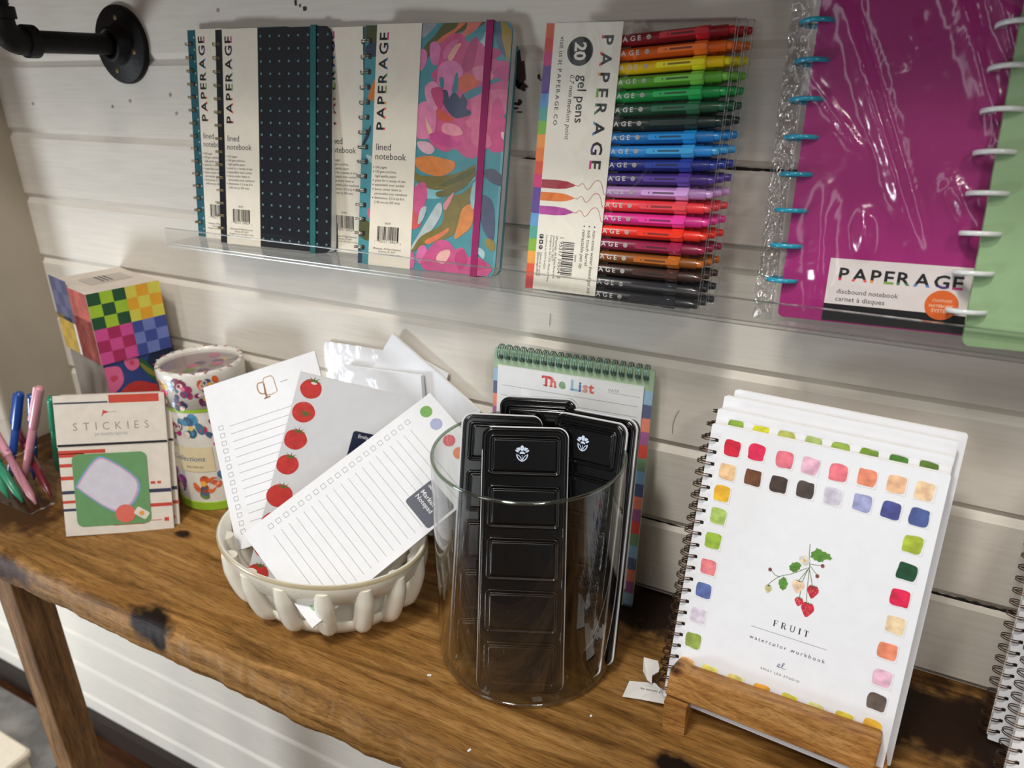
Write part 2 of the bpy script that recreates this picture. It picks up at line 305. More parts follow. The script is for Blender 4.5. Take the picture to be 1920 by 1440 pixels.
FLORAL = [((72,80,45),1,[(7,2065),(147,2071),(158,1916),(81,1894),(16,1935)]),((45,62,90),1,[(10,1889),(158,1916),(166,1812),(45,1796),(16,1805)]),((215,125,45),1,[(132,1625),(83,1560),(50,1451),(135,1437),(187,1526),(180,1622)]),((32,45,60),1,[(89,1227),(56,1169),(4,1059),(25,1049),(86,1152)]),((170,195,195),1,[(48,970),(120,951),(108,900)]),((85,88,45),1,[(20,400),(123,366),(134,217),(7,255)]),((215,100,130),1,[(125,506),(82,475),(123,394)]),((45,62,90),1,[(-7,121),(44,106),(43,-8),(-16,-14)]),((160,162,170),1,[(554,1968),(566,2064),(707,2061),(596,1950)]),((92,90,42),1,[(575,1715),(578,1850),(686,1957),(758,2038),(834,2064),(1141,2066),(1081,2007),(920,1981),(787,1930),(676,1832)]),((225,120,85),1,[(654,1858),(756,1948),(878,2011),(922,2062),(980,2061),(890,1986),(741,1895)]),((228,125,110),1,[(922,1951),(979,2009),(999,2065),(1113,2062),(1068,1994),(971,1944)]),((170,205,205),1,[(1093,1873),(1139,1933),(1161,1981),(1175,1867)]),((170,140,60),1,[(1282,2058),(1374,2064),(1409,1711),(1360,1776),(1309,1921)]),((80,105,130),1,[(1216,2064),(1282,2058),(1309,1921),(1360,1776),(1272,1874)]),((212,82,136),1,[(742,1881),(815,1946),(901,1974),(962,1944),(1008,1897),(1068,1934),(1115,1900),(1170,1859),(1247,1850),(1312,1809),(1265,1761),(1387,1744),(1479,1663),(1489,1566),(1487,1403),(1488,1206),(1450,1122),(1376,1049),(1298,1036),(1234,1095),(1199,1060),(1129,981),(1029,996),(944,1051),(847,1022),(720,1078),(653,1146),(568,1126),(541,1251),(559,1338),(590,1408),(654,1426),(719,1563),(672,1647),(730,1714),(702,1815)]),((228,125,178),1,[(646,1879),(700,1912),(750,1856),(729,1731),(670,1745)]),((228,125,178),1,[(554,1842),(611,1841),(626,1766),(587,1690),(558,1698)]),((228,135,180),1,[(746,1714),(861,1764),(965,1697),(954,1597),(879,1563),(891,1429),(802,1529),(739,1563)]),((186,48,110),1,[(963,1713),(988,1825),(1041,1923),(1092,1930),(1090,1844),(1064,1713),(1007,1663)]),((196,55,120),1,[(1173,1835),(1266,1846),(1312,1809),(1255,1769),(1188,1778)]),((228,110,150),1,[(1061,1497),(1193,1523),(1381,1533),(1469,1484),(1466,1337),(1422,1121),(1316,1042),(1149,1180),(1024,1262),(1077,1330)]),((222,72,138),1,[(1268,1433),(1333,1454),(1398,1270),(1399,1070),(1317,1038),(1230,1095),(1256,1267)]),((240,178,160),1,[(820,1784),(871,1871),(941,1892),(910,1833),(861,1760)]),((225,95,60),1,[(951,1630),(1046,1655),(1141,1614),(1113,1564),(1058,1531),(982,1510),(922,1563)]),((62,135,150),1,[(887,1543),(906,1654),(930,1647),(937,1530),(883,1476)]),((62,135,150),1,[(995,1494),(1114,1548),(1167,1556),(1157,1506),(1064,1461),(1007,1447)]),((62,135,150),1,[(1196,1594),(1373,1643),(1387,1621),(1208,1568)]),((58,68,98),1,[(782,1512),(833,1523),(858,1462),(870,1482),(908,1505),(942,1480),(967,1460),(983,1497),(1010,1464),(1034,1430),(1029,1380),(1070,1360),(1069,1330),(1000,1310),(932,1300),(858,1350),(801,1427)]),((215,85,55),1,[(755,1376),(808,1351),(902,1300),(894,1276),(784,1280),(750,1324)]),((232,132,175),1,[(569,1408),(670,1426),(741,1358),(735,1186),(679,1129),(575,1133),(551,1251)]),((242,195,155),1,[(640,1305),(668,1254),(715,1186),(694,1147),(659,1219)]),((205,62,140),1,[(682,1159),(832,1189),(918,1122),(999,1108),(963,1069),(802,1072)]),((230,180,195),1,[(570,1095),(677,1098),(747,1044),(706,999),(617,1022)]),((130,195,200),1,[(582,741),(793,699),(950,769),(1103,837),(1145,804),(956,690),(799,628),(632,637)]),((228,135,55),1,[(554,953),(687,985),(852,965),(948,941),(940,878),(824,820),(679,835),(581,883)]),((120,110,45),1,[(553,847),(639,815),(864,826),(1021,868),(1138,924),(1126,838),(991,758),(874,709),(710,709),(569,776)]),((110,102,45),1,[(784,681),(952,739),(1119,872),(1152,839),(1034,721),(839,640)]),((212,88,140),1,[(536,658),(623,752),(678,746),(699,640),(662,531),(628,435),(560,352)]),((222,90,90),1,[(547,523),(602,491),(652,400),(560,352)]),((190,203,203),1,[(566,196),(711,440),(803,584),(848,578),(844,489),(760,354),(642,254),(561,159)]),((128,115,48),1,[(562,141),(660,295),(858,418),(880,633),(1037,686),(1148,770),(1140,648),(1059,552),(1028,391),(910,293),(749,244),(617,173)]),((228,140,65),1,[(1049,555),(1128,604),(1159,545),(1145,417),(1068,341),(991,299),(1016,426)]),((232,145,155),1,[(897,630),(961,690),(893,542),(861,575)]),((232,125,80),1,[(701,258),(825,326),(926,387),(906,337),(749,235)]),((80,85,105),1,[(1220,877),(1311,901),(1417,831),(1449,760),(1342,776),(1256,823)]),((75,82,112),1,[(1205,687),(1321,641),(1361,485),(1359,305),(1263,391),(1201,582)]),((150,128,45),1,[(1304,327),(1373,297),(1371,218),(1290,270)]),((175,208,210),1,[(1177,250),(1283,220),(1278,148)]),((222,100,165),1,[(565,156),(603,107),(598,11),(556,7)]),((228,115,175),1,[(647,203),(709,212),(730,118),(659,53),(618,109)]),((212,80,140),1,[(729,173),(829,272),(933,271),(1003,211),(1079,229),(1138,154),(1184,176),(1291,132),(1361,85),(1420,-16),(1223,-35),(940,-45),(731,-1),(671,58)]),((242,185,175),1,[(823,105),(858,175),(943,200),(957,156),(898,75)]),((192,52,118),1,[(1005,142),(1080,217),(1133,118),(1056,35)]),((200,58,118),1,[(1187,140),(1281,140),(1316,81),(1216,50)]),((228,120,168),1,[(776,1831),(848,1905),(925,1920),(854,1847),(802,1764)]),((200,66,130),1,[(1316,1712),(1401,1703),(1453,1647),(1411,1598),(1317,1614),(1255,1663)]),((228,130,160),1,[(1062,1696),(1175,1712),(1257,1647),(1224,1597),(1109,1606)]),((235,150,185),1,[(620,1545),(696,1596),(761,1546),(781,1427),(727,1358),(650,1426)]),((205,60,120),1,[(682,1528),(771,1546),(808,1462),(776,1376),(721,1427)]),((228,110,150),1,[(1105,1230),(1224,1199),(1291,1100),(1200,1055),(1097,1111)]),((242,150,170),1,[(826,1257),(947,1243),(1012,1176),(915,1157),(812,1188)]),((245,200,200),1,[(1367,1202),(1436,1171),(1422,1121),(1372,1153)]),((62,135,150),1,[(755,1613),(786,1624),(799,1563),(778,1529)]),((190,205,205),1,[(641,529),(702,551),(669,441),(620,401)]),((90,95,45),1,[(984,831),(1117,898),(1142,880),(1027,799),(871,738),(830,750)]),((150,200,205),1,[(1147,787),(1218,756),(1202,617),(1148,561),(1119,664)]),((62,120,140),1,[(1382,1336),(1463,1362),(1462,1337),(1384,1311)])]
SQUARES = [((208,32,60),174,2086),((218,42,85),351,2098),((228,120,135),550,2091),((228,180,200),725,2089),((228,118,130),911,2088),((230,140,110),1092,2097),((242,188,148),1274,2098),((243,203,163),1443,2097),((238,193,145),171,1903),((110,70,45),359,1907),((70,55,50),542,1904),((78,68,63),726,1912),((205,200,215),907,1914),((160,165,205),1097,1918),((75,80,142),1277,1916),((75,92,148),1445,1917),((245,185,50),162,1730),((175,203,105),165,1552),((150,182,60),160,1356),((243,132,138),163,1144),((92,110,168),159,952),((218,208,223),152,745),((145,165,75),149,534),((240,180,120),138,321),((232,222,110),313,324),((228,215,120),509,328),((232,165,60),704,334),((228,218,80),902,337),((228,225,150),1088,340),((228,208,70),1273,356),((243,185,60),1450,378),((170,188,60),1446,1725),((25,75,45),1447,1531),((218,35,78),1441,1341),((243,208,168),1450,1146),((238,140,108),1440,950),((228,183,203),1445,749),((98,85,76),1444,572)]
BERRY = {'stems':[[(828,1538),(837,1461),(853,1385),(874,1168),(886,1111)],[(853,1365),(823,1294),(805,1251)],[(853,1365),(881,1293),(898,1242)],[(853,1369),(830,1255),(831,1133)],[(853,1385),(894,1348),(916,1329)],[(852,1393),(902,1401),(933,1407)],[(843,1361),(751,1286),(675,1240),(624,1181),(607,1148)],[(675,1240),(644,1238),(608,1267)]],'leaves':[[(847,1460),(880,1518),(918,1510),(964,1501),(982,1467),(945,1459),(923,1432),(878,1434)],[(725,1323),(740,1364),(779,1381),(799,1363),(785,1322),(757,1300)],[(673,1202),(687,1228),(706,1244),(736,1203),(720,1152),(691,1156)]],'flower':[(814,1409)],'berries':[((612,1119),14,17,(205,205,150)),((806,1206),24,27,(228,200,170)),((908,1200),21,27,(190,45,60)),((832,1098),16,18,(200,50,65)),((897,1060),24,31,(200,45,65))],'buds':[(600,1269),(917,1323),(937,1406)]}
# ================================================================ SETTING
WALL = painted_wall()
ZG = [(5.954-k)*.0825 for k in range(-14, 18)]           # groove heights, top to bottom
def build_wall():
    b = MB(); rnd = random.Random(3); X0, X1 = -3.3, 1.4
    ch, dp = .0062, .0042
    for i in range(len(ZG)-1):
        zt, zb = ZG[i], ZG[i+1]; y = rnd.uniform(-.0004, .0004)
        prof = [(dp, zb+.0004), (y+.0012, zb+ch*.75), (y, zb+ch), (y, zt-ch), (y+.0012, zt-ch*.75), (dp, zt-.0004), (dp+.0005, zt+.0004)]
        n = 6; vs = []
        for q in range(n+1):
            x = X0+(X1-X0)*q/n; vs += [(x, py, pz) for py, pz in prof]
        k = len(prof)
        b.add(vs, [(q*k+j, (q+1)*k+j, (q+1)*k+j+1, q*k+j+1) for q in range(n) for j in range(k-1)], WALL)
    dark = mat((30, 25, 22), .9)
    def crack(z, xa, xb, h):
        n = max(8, int((xb-xa)/.004)); top = []; bot = []
        for q in range(n+1):
            x = xa+(xb-xa)*q/n; e = min(1, q/3, (n-q)/3); c = z-.0006+rnd.uniform(-.0002, .0002)
            hh = h*e*rnd.uniform(.45, 1.2); top.append((x, -.0000+dp*.75, c+hh)); bot.append((x, dp*.75, c-hh))
        vs = top+bot; m = n+1
        b.add(vs, [(q, m+q, m+q+1, q+1) for q in range(n)], dark)
    z1 = (5.954-1)*.0825; z5 = (5.954-5)*.0825
    crack(z1, -.296, -.262, .0011); crack(z1, -.128, -.045, .0014)
    crack(z5, -.17, -.118, .0012); crack(z5, .05, .075, .0007); crack(z5, .075, .155, .0016)
    def blob(x, z, rx, rz, m, n=14, rag=.35):
        b.add([(x+rx*(1+rnd.uniform(-rag, rag))*math.cos(2*PI*q/n), -.0007, z+rz*(1+rnd.uniform(-rag, rag))*math.sin(2*PI*q/n)) for q in range(n)], [list(range(n))], m)
    peel = mat((62, 44, 38), .8, mottle=.3); spot = mat((176, 160, 146), .7)
    blob(-.296, .479, .0075, .0125, peel); blob(-.2915, .466, .0045, .003, peel); blob(-.302, .470, .006, .006, peel)
    for x, z, a, c in ((-.2765, .4735, .0012, .002), (-.274, .471, .002, .0008), (-.2965, .4525, .0055, .0012), (-.299, .449, .004, .0008), (-.2935, .4545, .002, .0018), (-.294, .446, .003, .0006), (-.5283, .5379, .0012, .0028), (-.5235, .535, .0008, .0015), (-.518, .5325, .0022, .0022), (-.06, .466, .0006, .0012), (-.055, .459, .0005, .001)):
        blob(x, z, a, c, peel)
    for x, z in ((-.968, .4436), (-.8193, .4426), (-.7199, .456), (-.787, .449), (-.63, .535), (-.715, .437)): blob(x, z, .0017, .0019, spot, rag=.15)
    hair = mat((110, 100, 90), .7)
    def hairline(x, z, dx, dz, cv=0):
        pts = [(x+dx*t/8+cv*math.sin(PI*t/8), z+dz*t/8) for t in range(9)]
        for (xa, za), (xb, zb) in zip(pts, pts[1:]): b.add([(xa-.0002, -.0008, za), (xb-.0002, -.0008, zb), (xb+.0002, -.0008, zb), (xa+.0002, -.0008, za)], [(0, 1, 2, 3)], hair)
    hairline(-.135, .2, -.004, -.024, -.002); hairline(-.135, .2, .012, .0002); hairline(-.262, .272, -.0005, -.012); hairline(-.045, .205, -.001, -.012)
    for q in range(26):
        x = rnd.uniform(-.29, .05); z = rnd.uniform(.249, .29); hairline(x, z, rnd.uniform(.003, .014), rnd.uniform(-.0006, .0006))
    return struct(b.build('wall_back'))
build_wall()
PLASTER = mat((168, 157, 140), .6, mottle=.05, mscale=12)
def box_struct(name, x0, x1, y0, y1, z0, z1, m, r=0):
    b = MB()
    if r: b.prism(rr(x0, y0, x1, y1, r), z0, z1, m)
    else: b.box(x0, x1, y0, y1, z0, z1, m)
    return struct(b.build(name))
box_struct('wall_left', -1.17, -1.033, -.103, .02, -.044, 1.6, PLASTER, .008)
box_struct('trim_1', -1.33, -1.2, -.022, -.0009, -.044, 1.6, wood('dark_door_casing', (38, 24, 14), (58, 36, 20), (78, 50, 30), (14, 14, 1)))
FLOORW = wood('brown_floorboards', (52, 30, 16), (84, 50, 26), (112, 70, 40), (1, 9, 9), 5, .5)
box_struct('floor', -3.3, 1.4, -3.2, .03, -.80, -.75, FLOORW)
box_struct('baseboard_back', -3.3, 1.4, -.014, -.0009, -.749, -.700, mat((44, 34, 28), .6))
rug = MB(); rug.M = Matrix.Translation((0, 0, 0)); rug.prism(rr(-2.5, -1.5, -1.235, -.03, .02), -.7499, -.742, mat((150, 148, 146), .95, mottle=.35, mscale=14, bump=.6, bscale=120))
tag(rug.build('rug'), 'mottled grey rug on the floor left of the bench leg', 'rug')
b = MB(); b.prism(rr(-1.56, -.50, -1.262, -.125, .01), -.741, -.700, mat((222, 208, 186), .7), bev=.004); b.prism(rr(-1.566, -.506, -1.256, -.119, .012), -.700, -.688, mat((228, 215, 194), .7), bev=.004)
tag(b.build('storage_box'), 'low cream lidded box on the grey rug at floor level', 'box')

# ---------------------------------------------------------------- wooden bench table
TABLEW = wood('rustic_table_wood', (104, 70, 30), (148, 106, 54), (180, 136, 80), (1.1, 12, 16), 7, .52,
    knots_and_shade=((-0.26, -0.132, 0.744, 0.021, (28, 16, 9), 0.8), (-0.248, -0.138, 0.728, 0.012, (18, 10, 6), 0.9), (0.232, -0.06, 0.75, 0.011, (22, 12, 6), 0.55), (-0.345, -0.015, 0.75, 0.007, (40, 22, 10), 0.6), (0.14, 0.11, 0.75, 0.05, (30, 17, 8), 0.45), (0.36, 0.075, 0.75, 0.042, (40, 23, 11), 0.25), (0.5, 0.08, 0.75, 0.05, (36, 21, 10), 0.4), (-0.62, 0.08, 0.75, 0.07, (62, 38, 18), 0.4), (-0.56, -0.07, 0.75, 0.035, (72, 45, 20), 0.5), (-0.5, -0.133, 0.73, 0.018, (60, 34, 20), 0.3)))  # knots and stains; the back-right ones also put shade into the colour
bench = thing('table', 'rustic brown wooden bench table with a live front edge against the white wall', 'table', (-.3, -.13, -.75))
def build_top():
    b = MB(); X0, X1 = -1.028, .62; nx = 700; prof0 = [(-.001, -.045), (-.001, -.001), (-.001, 0)]
    ys = [-.001-.249*i/24 for i in range(1, 25)]
    vs = []; k = None
    for q in range(nx+1):
        x = X0+(X1-X0)*q/nx
        def nz(f, s, z=0): return noise.noise(Vector((x*f, s, z)))
        e = .0035*nz(9, 1)+.0022*nz(28, 5)+.001*nz(90, 9)
        chip = max(0, nz(14, 33)-.12)*.018
        if -.53 < x < -.34: chip += .004+.003*nz(60, 2)
        row = [(-.001, -.045), (-.001, 0)]
        row += [(y, .0004*noise.noise(Vector((x*6, y*30, 2)))+.0003*noise.noise(Vector((x*20, y*120, 5)))-.0004) for y in ys[:-1]]
        yf = -.262+e
        row += [(yf+.011+chip*.6, -.0008), (yf+.006+chip*.5, -.003-chip*.3), (yf+.002+chip*.2, -.008-chip*.4), (yf+.0005*nz(60, 7)+.001*nz(170, 1), -.016-chip*.3), (yf+.002*nz(40, 12)+.0012*nz(160, 3), -.024+.001*nz(130, 8)), (yf+.0015*nz(30, 21)+.0012*nz(190, 6), -.033), (yf+.002, -.041+.002*nz(20, 3)), (yf+.006, -.0455+.002*nz(20, 3)), (-.2, -.045), (-.001, -.045)]
        k = len(row); vs += [(x, y, z) for y, z in row]
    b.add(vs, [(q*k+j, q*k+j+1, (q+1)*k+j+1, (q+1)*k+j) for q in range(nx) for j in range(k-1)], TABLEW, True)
    b.add(vs[:k], [list(range(k))], TABLEW); b.add(vs[-k:], [list(range(k))[::-1]], TABLEW)
    b.M = Matrix.Identity(4)
    b.v = [(x+.3, y+.13, z+.75) for x, y, z in b.v]
    return b.build('tabletop', bench)
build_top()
LEGW = wood('table_leg_wood', (92, 64, 38), (126, 92, 58), (158, 120, 80), (12, 12, 1), 7, .6)
for x0 in (-.8692, .50):
    b = MB(); b.prism(rr(x0+.3, -.245+.13, x0+.0392+.3, -.205+.13, .002, 2), 0, .705, LEGW); b.build('leg', bench)

# ---------------------------------------------------------------- shelf above (out of the frame, carried by the pipe bracket)
b = MB(); b.prism(rr(-1.02, -.215, .75, -.001, .004), .605, .637, wood('shelf_board_wood', (72, 42, 14), (122, 78, 32), (158, 108, 52), (1.1, 12, 16)), bev=.003)
tag(b.build('wall_shelf'), 'wooden wall shelf just above the frame carried by the black pipe bracket', 'shelf')
IRON = mat((9, 9, 10), .55, 0, mottle=.2, bump=.2, spec=.3)
pipe = thing('pipe_bracket', 'black iron pipe bracket with round flange on the white shiplap', 'bracket', (-.7793, 0, .5065))
b = MB(); b.M = Matrix.Rotation(PI/2, 4, 'X')          # local z -> world -y
b.lathe([(0, .0004), (.0395, .0004), (.0395, .0045), (.038, .006), (.022, .0065), (.019, .0085), (.0175, .019), (.0125, .0195), (.0125, .01)], IRON, 56)
b.build('flange', pipe)
b = MB(); b.tube([(0, -.008, 0), (0, -.112, 0)], .0104, IRON, 24); b.build('pipe', pipe)
b = MB(); arc = [(0, -.112-.016*math.sin(t*PI/16), .016*(1-math.cos(t*PI/16))) for t in range(9)]
b.tube([(0, -.104, 0)]+arc+[(0, -.128, .024)], .0128, IRON, 24); b.tube([(0, -.099, 0), (0, -.109, 0)], .0152, IRON, 24); b.tube([(0, -.128, .019), (0, -.128, .029)], .0152, IRON, 24)
b.build('elbow', pipe)
b = MB(); b.tube([(0, -.128, .026), (0, -.128, .092)], .0104, IRON, 24)
for t in range(6): b.tube([(0, -.128, .031+t*.0022), (0, -.128, .0322+t*.0022)], .0112, IRON, 20)
b.build('riser', pipe)
b = MB(); b.M = Matrix.Translation((0, -.128, .0985)) @ Matrix.Rotation(PI, 4, 'X')
b.lathe([(0, .0005), (.036, .0005), (.036, .005), (.018, .0065), (.0165, .012), (.0112, .012)], IRON, 40); b.build('shelf_flange', pipe)
BRASS = mat((120, 100, 66), .5, .6)
for dx, dz in ((.0022, .0265), (.0226, -.0072), (-.0112, -.0256), (-.0245, .006)):
    b = MB(); b.M = Matrix.Translation((dx, -.0064, dz)) @ Matrix.Rotation(PI/2, 4, 'X'); b.lathe([(0, .0006), (.0022, .0005), (.003, 0), (.003, -.0004)], BRASS, 14); b.build('screw', pipe)

# ---------------------------------------------------------------- acrylic ledge
ACRYL = film('clear_acrylic', (.985, .985, .98), .045, .6, .02)
ACEDGE = film('acrylic_cut_edge', (.86, .88, .86), .34, .85, .25)
led = thing('display_ledge', 'clear acrylic picture ledge on the wall holding notebooks and pens', 'display ledge', (-.15, 0, .311))
b = MB(); x0, x1 = -.668+.15, .5+.15
b.box(x0, x1, -.0782, -.001, 0, .003, ACRYL); b.build('base', led)
b = MB(); b.box(x0, x1, -.0782, -.0752, .0031, .0180, ACRYL); b.box(x0, x1, -.0783, -.0751, .0180, .0186, ACEDGE); b.box(x0, x1, -.0786, -.0782, -.0002, .0006, ACEDGE); b.box(x0, x1, -.0786, -.0782, .0026, .0034, ACEDGE); b.build('front_lip', led)
b = MB(); b.box(x0, x1, -.004, -.0012, .0032, .040, ACRYL); b.box(x0, x1, -.0042, -.0010, .040, .0408, ACEDGE); b.build('back_plate', led)

# ================================================================ NOTEBOOKS ON THE LEDGE
K = 1.25                                                   # printed colours, seen in the dim light under the shelf
BLACK = mat((20, 20, 22), .45); INK = mat((38, 36, 36), .6); CARD = mat((232, 224, 206), .45, k=1.0, mottle=.02)
PAGES = mat((242, 244, 244), .7); STEEL = mat((190, 180, 165), .25, 1.0)
FOOT = [mat(c, .5) for c in ((215, 50, 90), (225, 90, 75), (230, 150, 70), (125, 165, 70), (60, 130, 90), (70, 130, 190), (80, 55, 120), (205, 55, 130))]
def coil(parent, ys, m, cx=.0005, cz=-.0065, rx=.0068, rz=.0088, r=.0005, name='wire_binding', gap=.0014, tilt=.0, hole=(.0036, .0072, .0021)):
    b = MB()
    for y in ys:
        for s in (-.5, .5):
            b.tube([(cx+rx*math.cos(t*2*PI/18), y+s*gap+tilt*math.sin(t*2*PI/18), cz+rz*math.sin(t*2*PI/18)) for t in range(18)], r, m, 6, closed=True)
        b.poly(rr(hole[0], y-hole[2], hole[1], y+hole[2], .0006, 2), .00012, BLACK)
    return b.build(name, parent)
def barcode(b, x0, y0, x1, y1, z, m, seed=1, vertical=False):
    rnd = random.Random(seed); a, e = (y0, y1) if vertical else (x0, x1); p = a
    while p < e-.0004:
        w = rnd.choice((.00035, .0005, .0007, .001)); w = min(w, e-p)
        if vertical: b.rect(x0, p, x1, p+w, z, m)
        else: b.rect(p, y0, p+w, y1, z, m)
        p += w+rnd.choice((.00035, .0005, .0008))
BULLETS = ['160 pages', '100 gsm acid-free,', 'high-quality paper', 'great for a variety of inks', 'expandable inner pocket', 'bonus sticker labels to', 'personalize your notebook', 'dimensions: 5.5 in by 8 in', '(140 mm by 205 mm)']
def band(root, bx0, bx1, H, num):
    b = MB(); b.prism([(bx0, -.0004), (bx1, -.0004), (bx1, H+.0004), (bx0, H+.0004)], .0001, .0006, CARD)
    z = .0007; ox = bx0-.012
    b.caps('PAPERAGE', ox+.0240, .1187, z, BLACK, .0086, .0805, PI/2, FOOT, .022)
    b.text('lined', ox+.0160, .1015, z, INK, w=.0150); b.text('notebook', ox+.0155, .0935, z, INK, w=.0315)
    for i, t in enumerate(BULLETS):
        y = .0858-i*.0038
        if i not in (2, 6, 8): b.poly(circ(ox+.0140, y+.0009, .00055, 10), z, INK)
        b.text(t, ox+.0160, y, z, INK, h=.0021, shear=.2)
    b.text(num, ox+.0315, .0372, z, INK, h=.0017, align='C')
    barcode(b, ox+.0206, .0232, ox+.0435, .0352, z, BLACK, 5); barcode(b, ox+.0206, .0215, ox+.0222, .0352, z, BLACK, 8); barcode(b, ox+.0420, .0215, ox+.0440, .0352, z, BLACK, 9)
    b.text('1', ox+.0182, .0206, z, INK, h=.0016); b.text('95317 10432', ox+.0225, .0206, z, INK, w=.0190); b.text('6', ox+.0448, .0200, z, INK, h=.0016)
    b.text('©Paperage. All Rights Reserved.', ox+.0315, .0145, z, INK, w=.030, align='C'); b.text('Charlotte, NC 28277', ox+.0315, .0120, z, INK, w=.0185, align='C'); b.text('Designed in the USA. Made in China', ox+.0315, .0095, z, INK, w=.032, align='C')
    return b.build('paper_band', root)
def notebook(name, label, loc, rot, cover_fn, W=.1395, H=.2055, T=.013, num='80547', edge=(60, 140, 150), strap=None, bx=(.012, .0562), wire=STEEL, ncoil=15):
    root = thing(name, label, 'notebook', loc, rot, 'spiral notebooks on the acrylic ledge')
    em = mat(edge, .3, coat=.5)
    out = [(0, 0)]+rr(.02, 0, W, H, .008)[:12]+[(0, H)]
    out = [(.0, 0), (W-.008, 0)]+[(W-.008+.008*math.sin(t*PI/12), .008-.008*math.cos(t*PI/12)) for t in range(1, 7)]+[(W-.008+.008*math.cos(t*PI/12), H-.008+.008*math.sin(t*PI/12)) for t in range(7)]+[(0, H)]
    b = MB(); b.prism(out, -.0021, -.00005, em); cover_fn(b, W, H); b.build('front_cover', root)
    b = MB(); o2 = [(.003, .0012)]+[(x-.0011, max(.0012, min(H-.0012, y))) for x, y in out[1:-1]]+[(.003, H-.0012)]
    b.prism(o2, -T+.0021, -.0022, PAGES)
    lm = mat((190, 192, 194), .7)
    for i in range(1, int((T-.005)/.0009)): b.box(W-.0012, W-.00105, .012, H-.012, -.0022-i*.0009-.0001, -.0022-i*.0009, lm)
    b.build('pages', root)
    b = MB(); b.prism(out, -T, -T+.002, em); b.build('back_cover', root)
    if bx: band(root, bx[0], bx[1], H, num)
    if strap:
        b = MB(); w = .0062; x = .1165
        b.box(x, x+w, -.0009, H+.0009, .0002, .0011, strap[0]); b.box(x, x+w, H+.0002, H+.0011, -T-.0006, .0011, strap[0]); b.box(x, x+w, -.0011, -.0002, -T-.0006, .0011, strap[0]); b.box(x, x+w, -.0009, H+.0009, -T-.0012, -T-.0004, strap[0])
        for q in range(1, 5): b.rect(x+w*q/5-.0001, 0, x+w*q/5+.0001, H, .00115, strap[1])
        b.build('elastic_strap', root)
    coil(root, [.0148+i*.0127 for i in range(ncoil)], wire)
    return root
def floral_cover(b, W, H):
    b.rect(.0008, .0008, W-.0025, H-.0008, .00000, mat((66, 140, 150), .4, coat=.2, mottle=.08, mscale=60))
    for i, (c, sm, p) in enumerate(FLORAL):
        q = clip_rect(smooth_closed([(x/1e4, y/1e4) for x, y in p], 4), .0003, .0003, W-.0004, H-.0003)
        q = [(min(x, W-.0004-max(0, (.008-y)*.9, (y-(H-.008))*.9)), y) for x, y in q] if q else q
        if q: b.poly(q, .00002+i*.0000015*4, mat(tuple(int(v*.94) for v in c), .4, coat=.2, mottle=.10, mscale=120))
def navy_cover(b, W, H):
    b.rect(.0002, .0004, W-.004, H-.0004, 0, mat((16, 20, 28), .3, coat=.6)); d = mat((92, 132, 136), .5)
    for r in range(18):
        for c in range(12):
            x = .0120+c*.01122; y = .0083+r*.01118
            if .115 < x < .118 or x > W-.004: continue
            b.rect(x-.0010, y-.0010, x+.0010, y+.0010, .00012, d)
def teal_cover(b, W, H):
    b.rect(.0002, .0004, W-.004, H-.0004, 0, mat((34, 92, 104), .35, coat=.5)); d = mat((170, 180, 170), .5)
    for r in range(18): b.poly(circ(.0090, .0083+r*.01118, .001, 8), .00012, d)
ST_N = (mat((30, 104, 104), .7), mat((22, 84, 86), .7)); ST_F = (mat((158, 22, 98), .6), mat((120, 14, 76), .6)); BL_W = mat((150, 140, 110), .3, 1.0)
teal_nb = notebook('spiral_notebook', 'teal spiral notebook mostly hidden behind the dark dotted one, leftmost on the ledge', (-.6665, -.0385, .3142), R(82, 0, 0), teal_cover, T=.009, edge=(34, 92, 104), bx=(.0122, .0565), wire=BL_W)
nav_nb = notebook('spiral_notebook', 'black notebook with small teal dots and a teal elastic strap on the ledge', (-.6186, -.0515, .3142), R(80, -.1, 3), navy_cover, edge=(14, 18, 26), strap=ST_N, bx=(.0092, .0535), T=.0138, wire=BL_W)
mid_nb = notebook('spiral_notebook', 'notebook tucked between the dotted and the flowered ones, only its cream paper band showing', (-.5035, -.0300, .3142), R(83.5, 0, 0), teal_cover, T=.011, H=.2020, edge=(34, 92, 104), bx=(.0122, .0565), num='80386')
flo_nb = notebook('spiral_notebook', 'notebook with a pink and teal painted flower cover and a magenta elastic strap', (-.432, -.0617, .3142), R(78, .06, 4.1), floral_cover, T=.0150, edge=(70, 140, 150), strap=ST_F)

# ---------------------------------------------------------------- packs of twenty gel pens
PENC = [((120, 12, 24), (168, 18, 34)), ((196, 84, 18), (226, 104, 34)), ((228, 180, 16), (250, 206, 24)), ((84, 150, 46), (112, 184, 70)), ((18, 128, 60), (30, 160, 82)), ((28, 70, 48), (40, 98, 68)), ((30, 42, 38), (34, 50, 46)), ((24, 104, 168), (26, 130, 200)), ((40, 130, 200), (62, 158, 222)), ((34, 42, 116), (44, 62, 152)), ((62, 44, 114), (84, 60, 146)), ((168, 126, 180), (202, 156, 214)), ((232, 52, 58), (255, 72, 80)), ((188, 40, 124), (222, 56, 148)), ((206, 40, 24), (238, 48, 28)), ((112, 18, 52), (138, 26, 66)), ((112, 62, 16), (158, 86, 24)), ((48, 30, 24), (62, 40, 34)), ((30, 30, 34), (36, 38, 44)), ((24, 24, 28), (32, 34, 40))]
PFILM = film('clear_pen_case', (.985, .985, .98), .012, .6, .03, bump=.3, bscale=28)
PEDGE = film('pen_case_edge', (.86, .87, .87), .16, .7, .1)
WHITE_INK = mat((205, 205, 205), .5)
PWd, PHt, PDp = .1406, .2000, .0106
